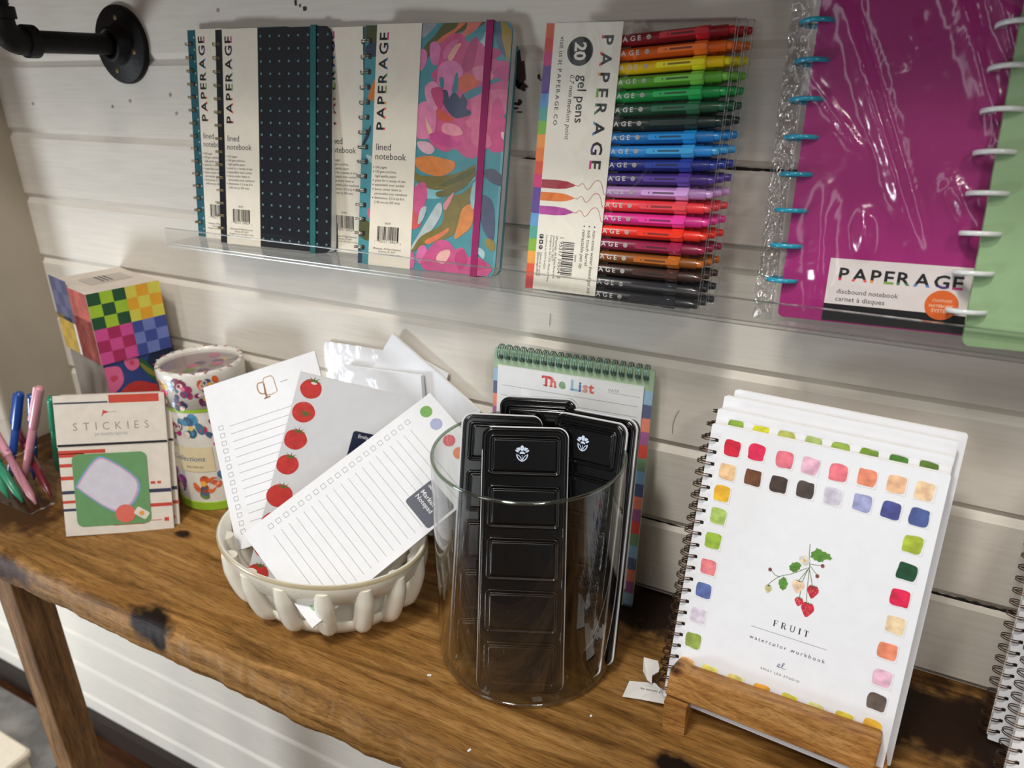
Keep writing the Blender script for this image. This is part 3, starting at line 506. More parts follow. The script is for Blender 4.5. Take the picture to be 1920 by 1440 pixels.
STRIP = [(205, 85, 40), (200, 45, 38), (190, 32, 115), (84, 54, 136), (84, 54, 136), (78, 135, 192), (74, 155, 142), (118, 178, 52), (240, 152, 62), (236, 122, 44), (222, 78, 46), (205, 42, 112), (88, 58, 142), (88, 58, 142), (92, 152, 206), (78, 162, 142), (128, 178, 42), (240, 162, 62), (226, 84, 48), (200, 58, 54)]
def pen_pack(loc, rot):
    root = thing('gel_pen_pack', 'clear pack of twenty coloured gel pens with white label card, front one of its stack', 'pen set', loc, rot, 'gel pen packs on the acrylic ledge')
    b = MB(); x1, y1, z0 = PWd, PHt, -PDp
    b.add([(0, 0, 0), (x1, 0, 0), (x1, y1, 0), (0, y1, 0)], [(0, 1, 2, 3)], PFILM)
    for q in (((x1, 0, 0), (x1, 0, z0), (x1, y1, z0), (x1, y1, 0)), ((0, y1, 0), (x1, y1, 0), (x1, y1, z0), (0, y1, z0)), ((0, 0, 0), (0, 0, z0), (x1, 0, z0), (x1, 0, 0)), ((0, 0, 0), (0, y1, 0), (0, y1, z0), (0, 0, z0))): b.add(q, [(0, 1, 2, 3)], PFILM)
    for q in (((x1, 0, 0), (x1, y1, 0)), ((0, y1, 0), (x1, y1, 0)), ((0, 0, 0), (x1, 0, 0)), ((x1, 0, z0), (x1, y1, z0)), ((x1, y1, 0), (x1, y1, z0))): b.tube(q, .00035, PEDGE, 5)
    b.build('clear_case', root)
    b = MB(); CW = mat((234, 229, 216), .5, mottle=.02)
    b.prism([(.0072, .0004), (.0606, .0004), (.0606, y1-.0004), (.0072, y1-.0004)], -.0013, -.0008, CW); n = len(STRIP)
    for i, c in enumerate(STRIP): b.box(.0005, .0072, y1-.0004-(i+1)*(y1-.0008)/n, y1-.0004-i*(y1-.0008)/n, -.0013, -.0008, mat(c, .5))
    z = -.0007; A = -PI/2
    b.caps('PAPERAGE', .0455, .1905, z, BLACK, .0086, .0945, A, FOOT, .024)
    b.poly(circ(.0293, .1797, .0102, 40), z, BLACK); b.text('20', .0252, .1860, z+.0001, CW, w=.0126, rot=A, bold=.03)
    b.text('gel pens', .0300, .1632, z, INK, w=.0340, rot=A, bold=.008); b.text('0.7 mm medium point', .0232, .1632, z, INK, w=.0465, rot=A, shear=.2)
    b.text('visit us at', .0128, .1902, z, INK, w=.0200, rot=A); b.caps('PAPERAGE.CO', .0128, .1675, z, INK, .0030, .0405, A, None, .01)
    for y, c in ((.0832, (165, 45, 62)), (.0736, (226, 120, 44)), (.0630, (172, 62, 150))):
        m = mat(c, .55, mottle=.15); h = .0033
        b.poly([(.0073, y-h), (.0210, y-h), (.0290, y-h*.8), (.0345, y-.0008), (.0362, y), (.0345, y+.0008), (.0290, y+h*.8), (.0210, y+h), (.0073, y+h)], z, m)
        b.ribbon(smooth_open([(.0362, y), (.0385, y-.0002), (.0405, y+.0016), (.0425, y+.0012), (.0450, y-.0022), (.0475, y-.0012), (.0510, y+.0038), (.0545, y+.0046), (.0570, y+.0015), (.0590, y-.0045), (.0605, y-.0055)], 5), .0004, z, mat((178, 60, 76), .5))
    for x, t, w in ((.0535, 'non-toxic water-based gel ink', .0490), (.0492, 'soft touch barrel', .0275), (.0450, 'retractable pen tip', .0300)):
        b.poly(circ(x+.0011, .0532, .0006, 10), z, INK); b.text(t, x, .0505, z, INK, w=w, rot=A, shear=.15)
    b.text('80605', .0405, .0305, z, INK, h=.0015, rot=A)
    barcode(b, .0300, .0140, .0395, .0405, z, BLACK, 21, True); b.text('1 95317 10504 0', .0270, .0430, z, INK, w=.0320, rot=A)
    for x, t, w in ((.0235, '©Paperage. All Rights Reserved.', .0340), (.0212, 'Charlotte, NC 28277', .0200), (.0188, 'Designed in the USA. Made in China', .0370), (.0150, 'Conforms to ASTM D-4236', .0270), (.0112, 'follow us on social', .0190), (.0090, '@paperageofficial', .0190)):
        b.text(t, x, .0440 if x > .0125 else .0300, z, INK, w=w, rot=A)
    for i, y in enumerate((.0425, .0382, .0340)): b.poly(rr(.0095, y-.0017, .0129, y+.0017, .0008 if i < 2 else .0016, 3), z, BLACK)
    b.text('f', .0103, .0434, z+.0001, CW, h=.0022, rot=A, bold=.03); b.poly(circ(.0112, .0382, .0008, 12), z+.0001, CW); b.text('p', .0109, .0347, z+.0001, CW, h=.0019, rot=A)
    b.build('label_card', root)
    for i, (c0, c1) in enumerate(PENC):
        m0 = mat(c0, .42, coat=.2, k=1.3); m1 = mat(c1, .22, coat=.7, k=1.35); t = .085*(1-i/19); y = .1890-i*.00982
        b = MB(); b.M = Matrix.Translation((.0790, y, -.0058)) @ Matrix.Rotation(t, 4, 'Z')
        prof = [(-.074, .0008), (-.0735, .0012), (-.066, .0030), (-.058, .0043), (.0400, .0043), (.0405, .0039), (.0560, .0037)]
        k = 14; vs = [(x, r*math.cos(2*PI*j/k), r*math.sin(2*PI*j/k)) for x, r in prof for j in range(k)]
        b.add(vs, [(a*k+j, (a+1)*k+j, (a+1)*k+(j+1) % k, a*k+(j+1) % k) for a in range(len(prof)-1) for j in range(k)], m0, True); b.add(vs[-k:], [list(range(k))], m0)
        b.caps('PAPERAGE', -.0420, -.0016, .00438, WHITE_INK, .0033, .0375, 0, None, .015)
        b.poly(circ(.0012, 0, .0017, 16), .00440, mat((176, 172, 168), .5)); b.rect(.0004, .0004, .0008, .0008, .00448, m0); b.rect(.0016, .0004, .0020, .0008, .00448, m0); b.line(.0004, -.0006, .0020, -.0006, .0003, .00448, m0)
        o = b.build('gel_pen', root)
        b = MB(); b.M = Matrix.Translation((.0790, y, -.0058)) @ Matrix.Rotation(t, 4, 'Z')
        b.prism(rr(.0085, -.0022, .0440, .0022, .0021, 4), .0036, .0054, m1, bev=.0005); dk = mat(tuple(v*.55 for v in c1), .5)
        b.rect(.0145, -.0007, .0335, .0007, .00545, dk); b.poly(circ(.0165, 0, .0013, 10, .0008), .0055, m1)
        pr = [(.0345, .0046), (.0350, .0049), (.0435, .0049), (.0440, .0044)]; vs = [(x, r*math.cos(2*PI*j/k), r*math.sin(2*PI*j/k)) for x, r in pr for j in range(k)]
        b.add(vs, [(a*k+j, (a+1)*k+j, (a+1)*k+(j+1) % k, a*k+(j+1) % k) for a in range(3) for j in range(k)], m1, True)
        b.build('pen_clip', o)
        b = MB(); b.M = Matrix.Translation((.0790, y, -.0058)) @ Matrix.Rotation(t, 4, 'Z')
        pr = [(.0555, .0028), (.0590, .0028), (.0605, .0024), (.0611, .0012), (.0613, .0001)]; vs = [(x, r*math.cos(2*PI*j/k), r*math.sin(2*PI*j/k)) for x, r in pr for j in range(k)]
        b.add(vs, [(a*k+j, (a+1)*k+j, (a+1)*k+(j+1) % k, a*k+(j+1) % k) for a in range(len(pr)-1) for j in range(k)], m1, True)
        b.build('push_button', o)
    return root
PROT = (79.6, .3, 2.2)
pk = pen_pack((-.2546, -.0712, .3145), R(*PROT)); nrm = frame(*PROT) @ Vector((0, 0, 1)); rgt = frame(*PROT) @ Vector((1, 0, 0))
dup(pk, label='clear pack of twenty gel pens directly behind the front pack, second of the stack', loc=Vector((-.2546, -.0712, .3145))-nrm*.0112+rgt*.0042+Vector((0, 0, .002)))
dup(pk, label='clear pack of twenty gel pens nearest the wall, third of the stack', loc=Vector((-.2546, -.0712, .3145))-nrm*.0224+rgt*.0082+Vector((0, 0, .004)))

# ---------------------------------------------------------------- discbound notebooks
WRAP = film('crinkled_cellophane', (.985, .98, .985), .05, .75, .16, bump=.5, bscale=22, power=2.0)
def disc_row(root, ys, m, r=.0118, zc=-.004):
    for y in ys:
        b = MB(); b.M = Matrix.Translation((-.0006, y, zc)) @ Matrix.Rotation(PI/2, 4, 'X')
        b.lathe([(r*.50, -.0008), (r*.86, -.0008), (r*.90, -.0016), (r*.985, -.0013), (r, 0), (r*.985, .0013), (r*.90, .0016), (r*.86, .0008), (r*.50, .0008)], m, 36, closed=True); b.build('binding_disc', root)
PINK = mat((160, 18, 112), .55, mottle=.04, mscale=500)
pinkn = thing('discbound_notebook', 'magenta discbound notebook with turquoise discs wrapped in crinkled clear film', 'notebook', (-.0577, -.0608, .3144), R(81, -1.37, 0), 'discbound notebooks on the acrylic ledge')
W, H = .1990, .2620
b = MB(); b.prism(rr(0, .001, W, H, .004), -.0012, 0, PINK); b.build('front_cover', pinkn)
b = MB(); b.prism(rr(.004, .004, W-.003, H-.003, .003), -.0075, -.0013, PAGES); b.build('pages', pinkn)
b = MB(); b.prism(rr(0, .001, W, H, .004), -.0088, -.0076, PINK); b.build('back_cover', pinkn)
b = MB(); CW = mat((226, 218, 214), .5, mottle=.02)
b.box(.0293, .150, .0138, .0446, .0003, .0009, CW); b.box(.0293, .150, .0022, .0138, .0003, .0009, mat((14, 14, 16), .4))
b.caps('PAPERAGE', .0360, .0303, .0010, BLACK, .0081, .0735, 0, FOOT, .022)
b.text('discbound notebook', .0362, .0212, .0010, INK, w=.0378); b.text('carnet à disques', .0360, .0160, .0010, INK, w=.0305)
OR = mat((222, 100, 26), .5); b.poly(circ(.0995, .0195, .0096, 40), .0011, OR); CR = mat((240, 205, 170), .5)
b.text('custom', .0995, .0215, .0012, CR, w=.0110, align='C', shear=.2); b.text('NOTEBOOK', .0995, .0180, .0012, CR, w=.0140, align='C', bold=.02); b.text('SYSTEM', .0995, .0147, .0012, CR, w=.0105, align='C', bold=.02)
b.build('title_card', pinkn)
disc_row(pinkn, [.0266+i*.0240 for i in range(10)], mat((38, 150, 178), .3, coat=.5))
def wrap_fn(u, v):
    x = -.0165+u*(W+.030); y = -.002+v*(H+.004); z = .0032
    for (ax, ay, bx, by, w, h) in ((.015, .20, .085, .045, .0045, .0042), (.022, .205, .088, .05, .0025, -.0025), (.05, .262, .125, .09, .004, .0040), (.075, .25, .13, .13, .003, .003), (.06, .24, .118, .10, .0025, -.002), (.0, .16, .05, .10, .003, .002), (.02, .09, .026, .0, .006, .004), (.045, .075, .05, .045, .004, .004), (.09, .10, .115, .06, .004, .003), (.10, .20, .135, .17, .004, .003)):
        dx, dy = bx-ax, by-ay; L2 = dx*dx+dy*dy; t = max(0, min(1, ((x-ax)*dx+(y-ay)*dy)/L2)); d = math.hypot(x-ax-t*dx, y-ay-t*dy)
        z += 1.5*h*math.exp(-(d/(w*1.25))**2)*math.sin(PI*min(1, max(0, .1+.9*t)))
    z += .0011*noise.noise(Vector((x*45, y*30, 3)))+.0006*noise.noise(Vector((x*120, y*90, 8)))
    e = max(0, .012-(x+.0165))/.012; z = z*(1-e)+(-.004+.003*noise.noise(Vector((x*150, y*70, 1))))*e
    if e > 0: x += .0035*noise.noise(Vector((0, y*38, 4)))*e
    return (x, y, max(z, .0016) if x > 0 else z)
b = MB(); b.grid(wrap_fn, 120, 130, WRAP); b.build('cellophane_wrap', pinkn)
b = MB(); SEAM = film('crimped_cellophane_edge', (.95, .95, .94), .17, .8, .12, bump=1.0, bscale=60, power=1.6)
b.grid(lambda u, v: (-.0175+u*.0135+.0022*noise.noise(Vector((u*2, v*14, 4)))+.001*noise.noise(Vector((u*9, v*60, 2))), -.002+v*(H+.004), .0002+.0042*noise.noise(Vector((u*5, v*30, 1)))+.0022*noise.noise(Vector((u*8, v*90, 6)))), 16, 160, SEAM); b.build('wrap_seam', pinkn)
GREEN = mat((138, 168, 124), .55, mottle=.03)
grn = thing('discbound_notebook', 'pale green discbound notebook with white discs, rightmost on the ledge', 'notebook', (.0565, -.0742, .3144), R(79.2, -2.27, 0), 'discbound notebooks on the acrylic ledge')
b = MB(); b.prism(rr(0, .0015, W, H, .004), -.0012, 0, GREEN); b.build('front_cover', grn)
b = MB(); b.prism(rr(.004, .004, W-.003, H-.003, .003), -.0065, -.0013, PAGES); b.build('pages', grn)
b = MB(); b.prism(rr(0, .0015, W, H, .004), -.0078, -.0066, GREEN); b.build('back_cover', grn)
disc_row(grn, [.0230+i*.0240 for i in range(10)], mat((216, 220, 218), .3, coat=.4))
# ================================================================ ON THE TABLE
PAPER = mat((234, 236, 240), .55, mottle=.015); PAPER2 = mat((230, 230, 234), .6, mottle=.02)
# ---------------------------------------------------------------- FRUIT workbooks on a wooden stand
COPPER = mat((104, 78, 60), .32, .9)
WB = (73.566, -.36, -3.6); WB0 = Vector((-.0927, -.1469, .0182)); WM = frame(*WB)
def wcolor(c): return mat(c, .75, mottle=.22, mscale=140)
def irregular(cx, cy, hx, hy, seed):
    rnd = random.Random(seed); p = []
    for a, b in ((-1, -1), (-.4, -1), (.4, -1), (1, -1), (1, -.3), (1, .4), (1, 1), (.3, 1), (-.4, 1), (-1, 1), (-1, .3), (-1, -.4)):
        q = .90 if abs(a) == 1 and abs(b) == 1 else 1.0
        p.append((cx+hx*(a*q+rnd.uniform(-.06, .06)), cy+hy*(b*q+rnd.uniform(-.06, .06))))
    return smooth_closed(p, 2)
def workbook(label, loc, H, art, T=.0085, W=.157, name='workbook', coil_z=-.0045, group='spiral watercolour workbooks'):
    root = thing(name, label, 'workbook', loc, R(*WB), group)
    b = MB(); b.prism(rr(0, 0, W, H, .0012, 2), -.0008, 0, PAPER); z = .00012
    if art == 'fruit':
        for i, (c, x, y) in enumerate(SQUARES):
            x /= 1e4; y /= 1e4; b.poly(irregular(x, y, .0058, .0060, i), z, wcolor(c))
            pl = mat((200, 196, 190), .7); b.line(x+.0066, y-.0068, x+.0066, y+.0060, .0002, z, pl); b.line(x-.006, y-.0068, x+.0066, y-.0068, .0002, z, pl)
        gs = mat((96, 118, 60), .7); g1 = wcolor((92, 142, 56)); g2 = wcolor((70, 116, 44))
        for s in BERRY['stems']: b.ribbon(smooth_open([(x/1e4, y/1e4) for x, y in s], 5), .00042, z, gs)
        for i, s in enumerate(BERRY['leaves']):
            q = smooth_closed([(x/1e4, y/1e4) for x, y in s], 3); cx = sum(a for a, _ in q)/len(q); cy = sum(a for _, a in q)/len(q); rnd = random.Random(i)
            q = [(cx+(x-cx)*(1+(.12 if j % 2 else -.06)), cy+(y-cy)*(1+(.12 if j % 2 else -.06))) for j, (x, y) in enumerate(q)]
            b.poly(q, z+.00003, g1); b.line(q[0][0], q[0][1], cx+(cx-q[0][0])*.7, cy+(cy-q[0][1])*.7, .0004, z+.00006, g2)
        fx, fy = BERRY['flower'][0][0]/1e4, BERRY['flower'][0][1]/1e4; wp = mat((225, 222, 212), .7); wp2 = mat((206, 204, 196), .7)
        for i in range(5):
            a = 2*PI*i/5+.3; b.poly(circ(fx+.0021*math.cos(a), fy+.0021*math.sin(a), .0019, 14), z+.00005+i*.00001, wp if i % 2 else wp2)
        b.poly(circ(fx, fy, .0010, 12), z+.00014, mat((226, 176, 56), .7))
        for i, ((x, y), rx, ry, c) in enumerate(BERRY['berries']):
            x /= 1e4; y /= 1e4; rx *= .000185; ry *= .000185
            b.poly(smooth_closed([(x, y-ry), (x+rx*.6, y-ry*.45), (x+rx, y+ry*.25), (x+rx*.6, y+ry*.9), (x, y+ry*.8), (x-rx*.6, y+ry*.9), (x-rx, y+ry*.25), (x-rx*.6, y-ry*.45)], 3), z+.00010+i*.00001, wcolor(c))
            rnd = random.Random(i+9); sd = mat((238, 205, 150), .7) if c[1] < 100 else mat((190, 90, 80), .7)
            for _ in range(9):
                u, v = rnd.uniform(-.6, .6), rnd.uniform(-.5, .6); b.poly(circ(x+u*rx, y+v*ry, .00022, 5), z+.00018, sd)
            for k in range(5):
                a = PI/2+(k-2)*.55; b.poly([(x-.0005, y+ry*.75), (x+.0005, y+ry*.75), (x+1.0*rx*math.cos(a), y+ry*.8+.0016*math.sin(a))], z+.00020, g2)
        for x, y in BERRY['buds']: b.poly(circ(x/1e4, y/1e4, .0013, 10, .0015), z+.0001, wcolor((130, 70, 66)))
        # FRUIT in drawn roman capitals
        def serif(ch, x, y, h, m):
            t = h*.17; s = h*.045; zz = z+.0001
            def v(px, w=t): b.rect(x+px, y, x+px+w, y+h, zz, m); b.rect(x+px-h*.08, y, x+px+w+h*.08, y+s, zz, m); b.rect(x+px-h*.08, y+h-s, x+px+w+h*.08, y+h, zz, m)
            if ch == 'F': v(0); b.rect(x, y+h-s, x+h*.62, y+h, zz, m); b.rect(x+h*.57, y+h*.74, x+h*.62, y+h, zz, m); b.rect(x, y+h*.5, x+h*.42, y+h*.5+s, zz, m); b.rect(x+h*.38, y+h*.4, x+h*.42, y+h*.63, zz, m)
            if ch in 'R':
                v(0); b.ribbon(smooth_open([(x+t, y+h*.975), (x+h*.42, y+h*.95), (x+h*.55, y+h*.76), (x+h*.42, y+h*.55), (x+t, y+h*.51)], 5), h*.07, zz, m); b.ribbon([(x+h*.33, y+h*.52), (x+h*.62, y+h*.02)], h*.15, zz, m); b.rect(x+h*.55, y, x+h*.76, y+s, zz, m)
            if ch == 'U': b.rect(x-h*.08, y+h-s, x+h*.25, y+h, zz, m); b.rect(x+h*.5, y+h-s, x+h*.76, y+h, zz, m); b.ribbon(smooth_open([(x+t/2, y+h), (x+t/2, y+h*.35), (x+h*.18, y+h*.08), (x+h*.36, y+h*.03), (x+h*.55, y+h*.12), (x+h*.62, y+h*.4), (x+h*.62, y+h)], 5), h*.10, zz, m)
            if ch == 'I': v(0)
            if ch == 'T': v(h*.24); b.rect(x, y+h-s, x+h*.66, y+h, zz, m); b.rect(x, y+h*.74, x+s, y+h, zz, m); b.rect(x+h*.66-s, y+h*.74, x+h*.66, y+h, zz, m)
        for ch, x in zip('FRUIT', (.0697, .0752, .0812, .0874, .0908)): serif(ch, x, .0862, .0046, BLACK)
        b.line(.0546, .0806, .1076, .0816, .00022, z, INK)
        def roman_text(t, x, y, w, m):
            b.text(t, x, y, z, m, w=w, track=1.45)
        roman_text('watercolor workbook', .0550, .0712, .0530, BLACK)
        for px in (.0620, .0715, .0836, .0890, .1005): b.rect(px, .0711, px+.0012, .0713, z, BLACK)
        nv = mat((52, 58, 110), .6)
        b.ribbon(smooth_open([(.0772, .0570), (.0790, .0577), (.0797, .0590), (.0786, .0592), (.0780, .0577), (.0790, .0566), (.0806, .0574), (.0822, .0604), (.0818, .0611), (.0811, .0598), (.0812, .0573), (.0826, .0566), (.0838, .0573)], 5), .00036, z, nv)
        b.text('EMILY LEX STUDIO', .0807, .0506, z, INK, w=.0272, align='C', track=1.35)
    if art == 'green':
        for i, c in enumerate([(132, 165, 60), (208, 208, 52), (175, 180, 92), (168, 188, 112), (142, 168, 72), (118, 152, 52), (72, 128, 46), (86, 118, 42)]):
            x = .0152+i*.0184; b.poly(irregular(x, H-.0125, .0059, .0062, i+60), z, wcolor(c))
            pl = mat((200, 196, 190), .7); b.line(x-.0066, H-.0060, x+.0066, H-.0060, .0002, z, pl)
        for r in range(1, 11): b.poly(irregular(.0152, H-.0125-r*.0184, .0055, .006, r), z, wcolor((150, 176, 80)))
    b.build('front_cover', root)
    b = MB(); b.prism(rr(.002, .001, W-.0006, H-.001, .001, 2), -T+.0012, -.0009, PAPER2); b.build('pages', root)
    b = MB(); b.prism(rr(0, 0, W, H, .0012, 2), -T, -T+.0011, mat((226, 224, 220), .6)); b.build('back_cover', root)
    n = int((H-.016)/.00925); coil(root, [.0085+i*.00925 for i in range(n+1)], COPPER, cx=-.0006, cz=-.0035, rx=.0064, rz=.0078, r=.00042, gap=.0016, tilt=.0006, hole=(.0040, .0068, .0013))
    return root
def along(d, up): return WB0-(WM @ Vector((0, 0, 1)))*d+(WM @ Vector((0, 1, 0)))*up
fruit = workbook('white watercolour workbook with painted colour squares and a strawberry sprig, front on the wooden stand', tuple(WB0), .2240, 'fruit')
workbook('white workbook with a row of green squares directly behind the strawberry one', tuple(along(.0095, 0)), .2345, 'green')
workbook('white spiral workbook third from the front on the wooden stand', tuple(along(.0190, .0)+Vector((.001, 0, 0))), .2440, 'plain')
workbook('white spiral workbook at the back of the wooden stand, nearest the wall', tuple(along(.0285, .0)+Vector((.006, 0, 0))), .2490, 'plain')
STANDW = wood('mango_wood', (138, 88, 42), (182, 128, 68), (214, 164, 102), (2.2, 14, 14), 8, .42, knots_and_shade=((.010, .033, .0135, .006, (66, 38, 20), 1),))
stand = thing('book_stand', 'small wooden cookbook stand holding the watercolour workbooks', 'book stand', tuple(WB0), R(*WB))
b = MB()
lip = [(.0048, .0115), (.0052, .0305), (.0075, .0372), (.0110, .0385), (.0150, .0362), (.1500, .0355), (.1528, .0340), (.1528, .0120)]
lip = [(.0050, .0118), (.1515, .0128), (.1520, .0390), (.1500, .0400), (.0200, .0352), (.0135, .0378), (.0085, .0372), (.0056, .0320)]
b.prism(lip, .0022, .0175, STANDW, bev=.0018, nb=3); b.build('front_lip', stand)
IM = WM.transposed()
def wloc(p): return tuple(IM @ (Vector(p)-WB0))
b = MB()
for x0, x1 in ((-.0876, -.0705), (.0500, .0670)):
    dz = -.0040*(x0+.0876)/.1176
    yy = [(-.1615, .0002), (-.1655, .0330), (-.1480, .0300), (-.0900, .0140), (-.0700, .0002)]
    vs = [wloc((x, y+dz*0, z)) for x in (x0, x1) for y, z in yy]; n = 5
    b.add(vs, [tuple(range(n))[::-1], tuple(range(n, 2*n))]+[(i, (i+1) % n, n+(i+1) % n, n+i) for i in range(n)], STANDW)
    b.build('foot', stand); b = MB()
b.box(.012, .150, -.0033, -.0014, -.0440, -.0140, STANDW); b.build('book_rest', stand)
b = MB(); b.prism(rr(.015, .004, .142, .185, .006), -.052, -.0455, STANDW); b.build('back_board', stand)

# care tags on the table beside the stand
TAGP = mat((214, 212, 208), .6)
def paper_tag(pts, zlift, label, txt=None):
    cx = sum(p[0] for p in pts)/len(pts); cy = sum(p[1] for p in pts)/len(pts)
    b = MB(); n = len(pts); vs = [(x-cx, y-cy, h) for (x, y, h) in pts]+[(x-cx, y-cy, h-.0005) for (x, y, h) in pts]
    b.add(vs, [tuple(range(n)), tuple(range(n, 2*n))[::-1]]+[(i, n+i, n+(i+1) % n, (i+1) % n) for i in range(n)], TAGP)
    if txt:
        b.M = txt; b.text('hand wash only', 0, 0, 0, INK, w=.0140); b.poly(circ(-.0028, .0012, .0011, 12), 0, BLACK)
    o = b.build('care_tag'); o.location = (cx, cy, zlift); return tag(o, label, 'tag', 'paper tags beside the book stand')
paper_tag([(-.1254, -.1304, .0040), (-.1258, -.1463, .0012), (-.1116, -.1441, .0030), (-.0905, -.1443, .0080), (-.0946, -.1337, .0100), (-.1045, -.1269, .0080)], .0002, 'white paper tag reading hand wash only, upside down in front of the other tag', Matrix.Translation((.0085, .0030, .0086)) @ Matrix.Rotation(math.radians(183), 4, 'Z') @ Matrix.Rotation(math.radians(9), 4, 'Y') @ Matrix.Rotation(math.radians(-14), 4, 'X'))
paper_tag([(-.1180, -.1180, .0227), (-.1160, -.1240, .0137), (-.1103, -.1300, .0116), (-.1062, -.1310, .0109), (-.1075, -.1265, .0150), (-.1024, -.1230, .0188), (-.1057, -.1180, .0240)], 0, 'blank white paper tag with a folded corner, behind the printed tag')

# spiral workbooks cut off at the right edge
workbook('white spiral workbook cut off by the right edge, nearer of the two', (.1461, -.0970, .0016), .2300, 'plain', W=.150, name='workbook')
workbook('spiral workbook in shade at the right edge behind the nearer one', (.1392, -.0590, .0016), .2240, 'plain', W=.150, name='workbook')

# ---------------------------------------------------------------- glass vase with paint tins
GX, GY, GR, GH = -.2245, -.1234, .0790, .1955
GLASS = film('clear_vase_glass', (.97, .976, .965), .02, .85, .015, power=3.2)
GRIM = film('vase_rim_glass', (.62, .70, .60), .22, .8, .05)
vase = thing('glass_vase', 'clear glass cylinder vase holding the black paint tins', 'vase', (GX, GY, 0))
b = MB(); b.lathe([(GR-.003, .0006), (GR-.0008, .003), (GR, .007), (GR, GH)], GLASS, 96); b.lathe([(GR-.0026, GH), (GR-.0026, .007), (GR-.006, .0035), (0, .0034)], GLASS, 96); b.lathe([(0, .0006), (GR-.003, .0006)], GLASS, 96); b.build('glass_wall', vase)
b = MB(); b.lathe([(GR-.0013+.0014*math.cos(t*PI/5), GH+.0014*math.sin(t*PI/5)) for t in range(10)], GRIM, 96, closed=True); b.build('rim', vase)
b = MB(); b.lathe([(GR-.0035+.0016*math.cos(t*PI/4), .0026+.0016*math.sin(t*PI/4)) for t in range(8)], film('vase_foot_glass', (.90, .90, .86), .12, .8, .05), 96, closed=True); b.build('foot_ring', vase)
TINB = mat((8, 8, 9), .16, mottle=.15, spec=.55); TINW = mat((228, 230, 234), .35); EMB = mat((196, 212, 232), .5)
PAN = [(.1765, .2105), (.1330, .1690), (.0905, .1262), (.0480, .0838), (.0055, .0414)]
def paint_tin(label, loc, rot, W=.0690, H=.2160, emblem=False):
    root = thing('paint_tin', label, 'paint tin', loc, rot, 'black paint tins in the glass vase'); s = H/.2160
    b = MB(); o = rr(0, 0, W, H, .0085, 8); b.prism(o, -.0042, 0, TINB, bev=.0014, nb=4, smooth=False)
    # raised rolled border and five pressed panels
    def frame_ring(x0, y0, x1, y1, r, w, h):
        secs = [(0, 0), (w*.18, h*.75), (w*.5, h), (w*.82, h*.75), (w, 0)]; rings = []
        for ins, z in secs: rings.append([(x, y, z) for x, y in rr(x0+ins, y0+ins, x1-ins, y1-ins, max(.0005, r-ins), 7)])
        n = len(rings[0]); vs = [p for q in rings for p in q]
        b.add(vs, [(a*n+i, a*n+(i+1) % n, (a+1)*n+(i+1) % n, (a+1)*n+i) for a in range(len(rings)-1) for i in range(n)], TINB, True)
    frame_ring(.0010, .0010, W-.0010, H-.0010, .0078, .0020, .0010)
    for y0, y1 in PAN:
        y0 *= s; y1 *= s
        secs = [(0, 0), (.0003, .0013), (.0009, .0019), (.0016, .0019), (.0023, .0012), (.0028, .0008), (.0036, .0008), (.0040, .0016), (.0045, .0022), (.0052, .0024)]; rings = []
        for ins, z in secs: rings.append([(x, y, z) for x, y in rr(.0050+ins, y0+ins, W-.0050-ins, y1-ins, max(.0007, .0042-ins*.7), 6)])
        n = len(rings[0]); vs = [p for q in rings for p in q]
        b.add(vs, [(a*n+i, a*n+(i+1) % n, (a+1)*n+(i+1) % n, (a+1)*n+i) for a in range(len(rings)-1) for i in range(n)], TINB, True)
        b.poly([(x, y) for x, y, z in rings[-1]], .0024, TINB)
    if emblem:
        cx, cy, u, z = W*.47, .1950*s, .00112, .00255
        def pt(*p): return [(cx+x*u, cy+y*u) for x, y in p]
        for p in (((-1.1, 2.6), (-1.5, 4.6), (-.6, 5.9), (.4, 5.9), (1.3, 4.6), (1, 2.6), (.2, 2.0), (-.3, 2.0)), ((-1.6, 2.3), (-2.9, 2.2), (-4.4, 3.9), (-3.2, 4.3), (-2.1, 4.6), (-1.5, 3.6)), ((1.4, 2.3), (2.7, 2.2), (4.3, 3.9), (3.1, 4.3), (2.0, 4.6), (1.4, 3.6)), ((-2.4, .9), (-4.1, 1.2), (-5.2, 2.4), (-4.2, 2.9), (-2.8, 1.9)), ((2.4, .9), (4.1, 1.2), (5.2, 2.4), (4.2, 2.9), (2.8, 1.9)), ((-1.9, -.2), (-1.3, 1.2), (0, 1.5), (1.4, 1.2), (2.1, -.2), (.8, -.1), (-.7, -.1))):
            b.poly(smooth_closed(pt(*p), 3), z, EMB)
        for sg in (-1, 1):
            b.ribbon(smooth_open(pt((sg*4.0, -.3), (sg*3.6, -2.6), (sg*2.0, -4.6), (0, -5.6)), 5), .0009, z, EMB); b.ribbon(smooth_open(pt((sg*3.2, -1.0), (sg*1.6, -2.2), (sg*.8, -3.8), (0, -4.9)), 5), .0006, z, EMB)
        b.ribbon(pt((0, -1.0), (0, -5.2)), .0004, z, EMB)
    b.build('lid', root)
    b = MB(); b.prism(rr(-.0009, -.0009, W+.0009, H+.0009, .0093, 8), -.0058, -.0043, TINW); b.build('white_seam', root)
    b = MB(); b.prism(rr(.0002, .0002, W-.0002, H-.0002, .0085, 8), -.0120, -.0061, TINB); b.build('base', root)
    return root
paint_tin('front black paint tin with a pale flower emblem leaning in the glass vase', (-.2348, -.1985, .0050), R(65.6, 0, 23.3), .0710, .2185, True)
paint_tin('black paint tin at the left of the vase, behind the front tin', (-.2673, -.1880, .0110), R(71.2, 6.5, 34.5), .0680, .2150)
paint_tin('black paint tin with pale flower emblem and white edge at the right of the vase', (-.2138, -.1400, .0060), R(73.2, -5.2, -9), .0665, .2150, True)
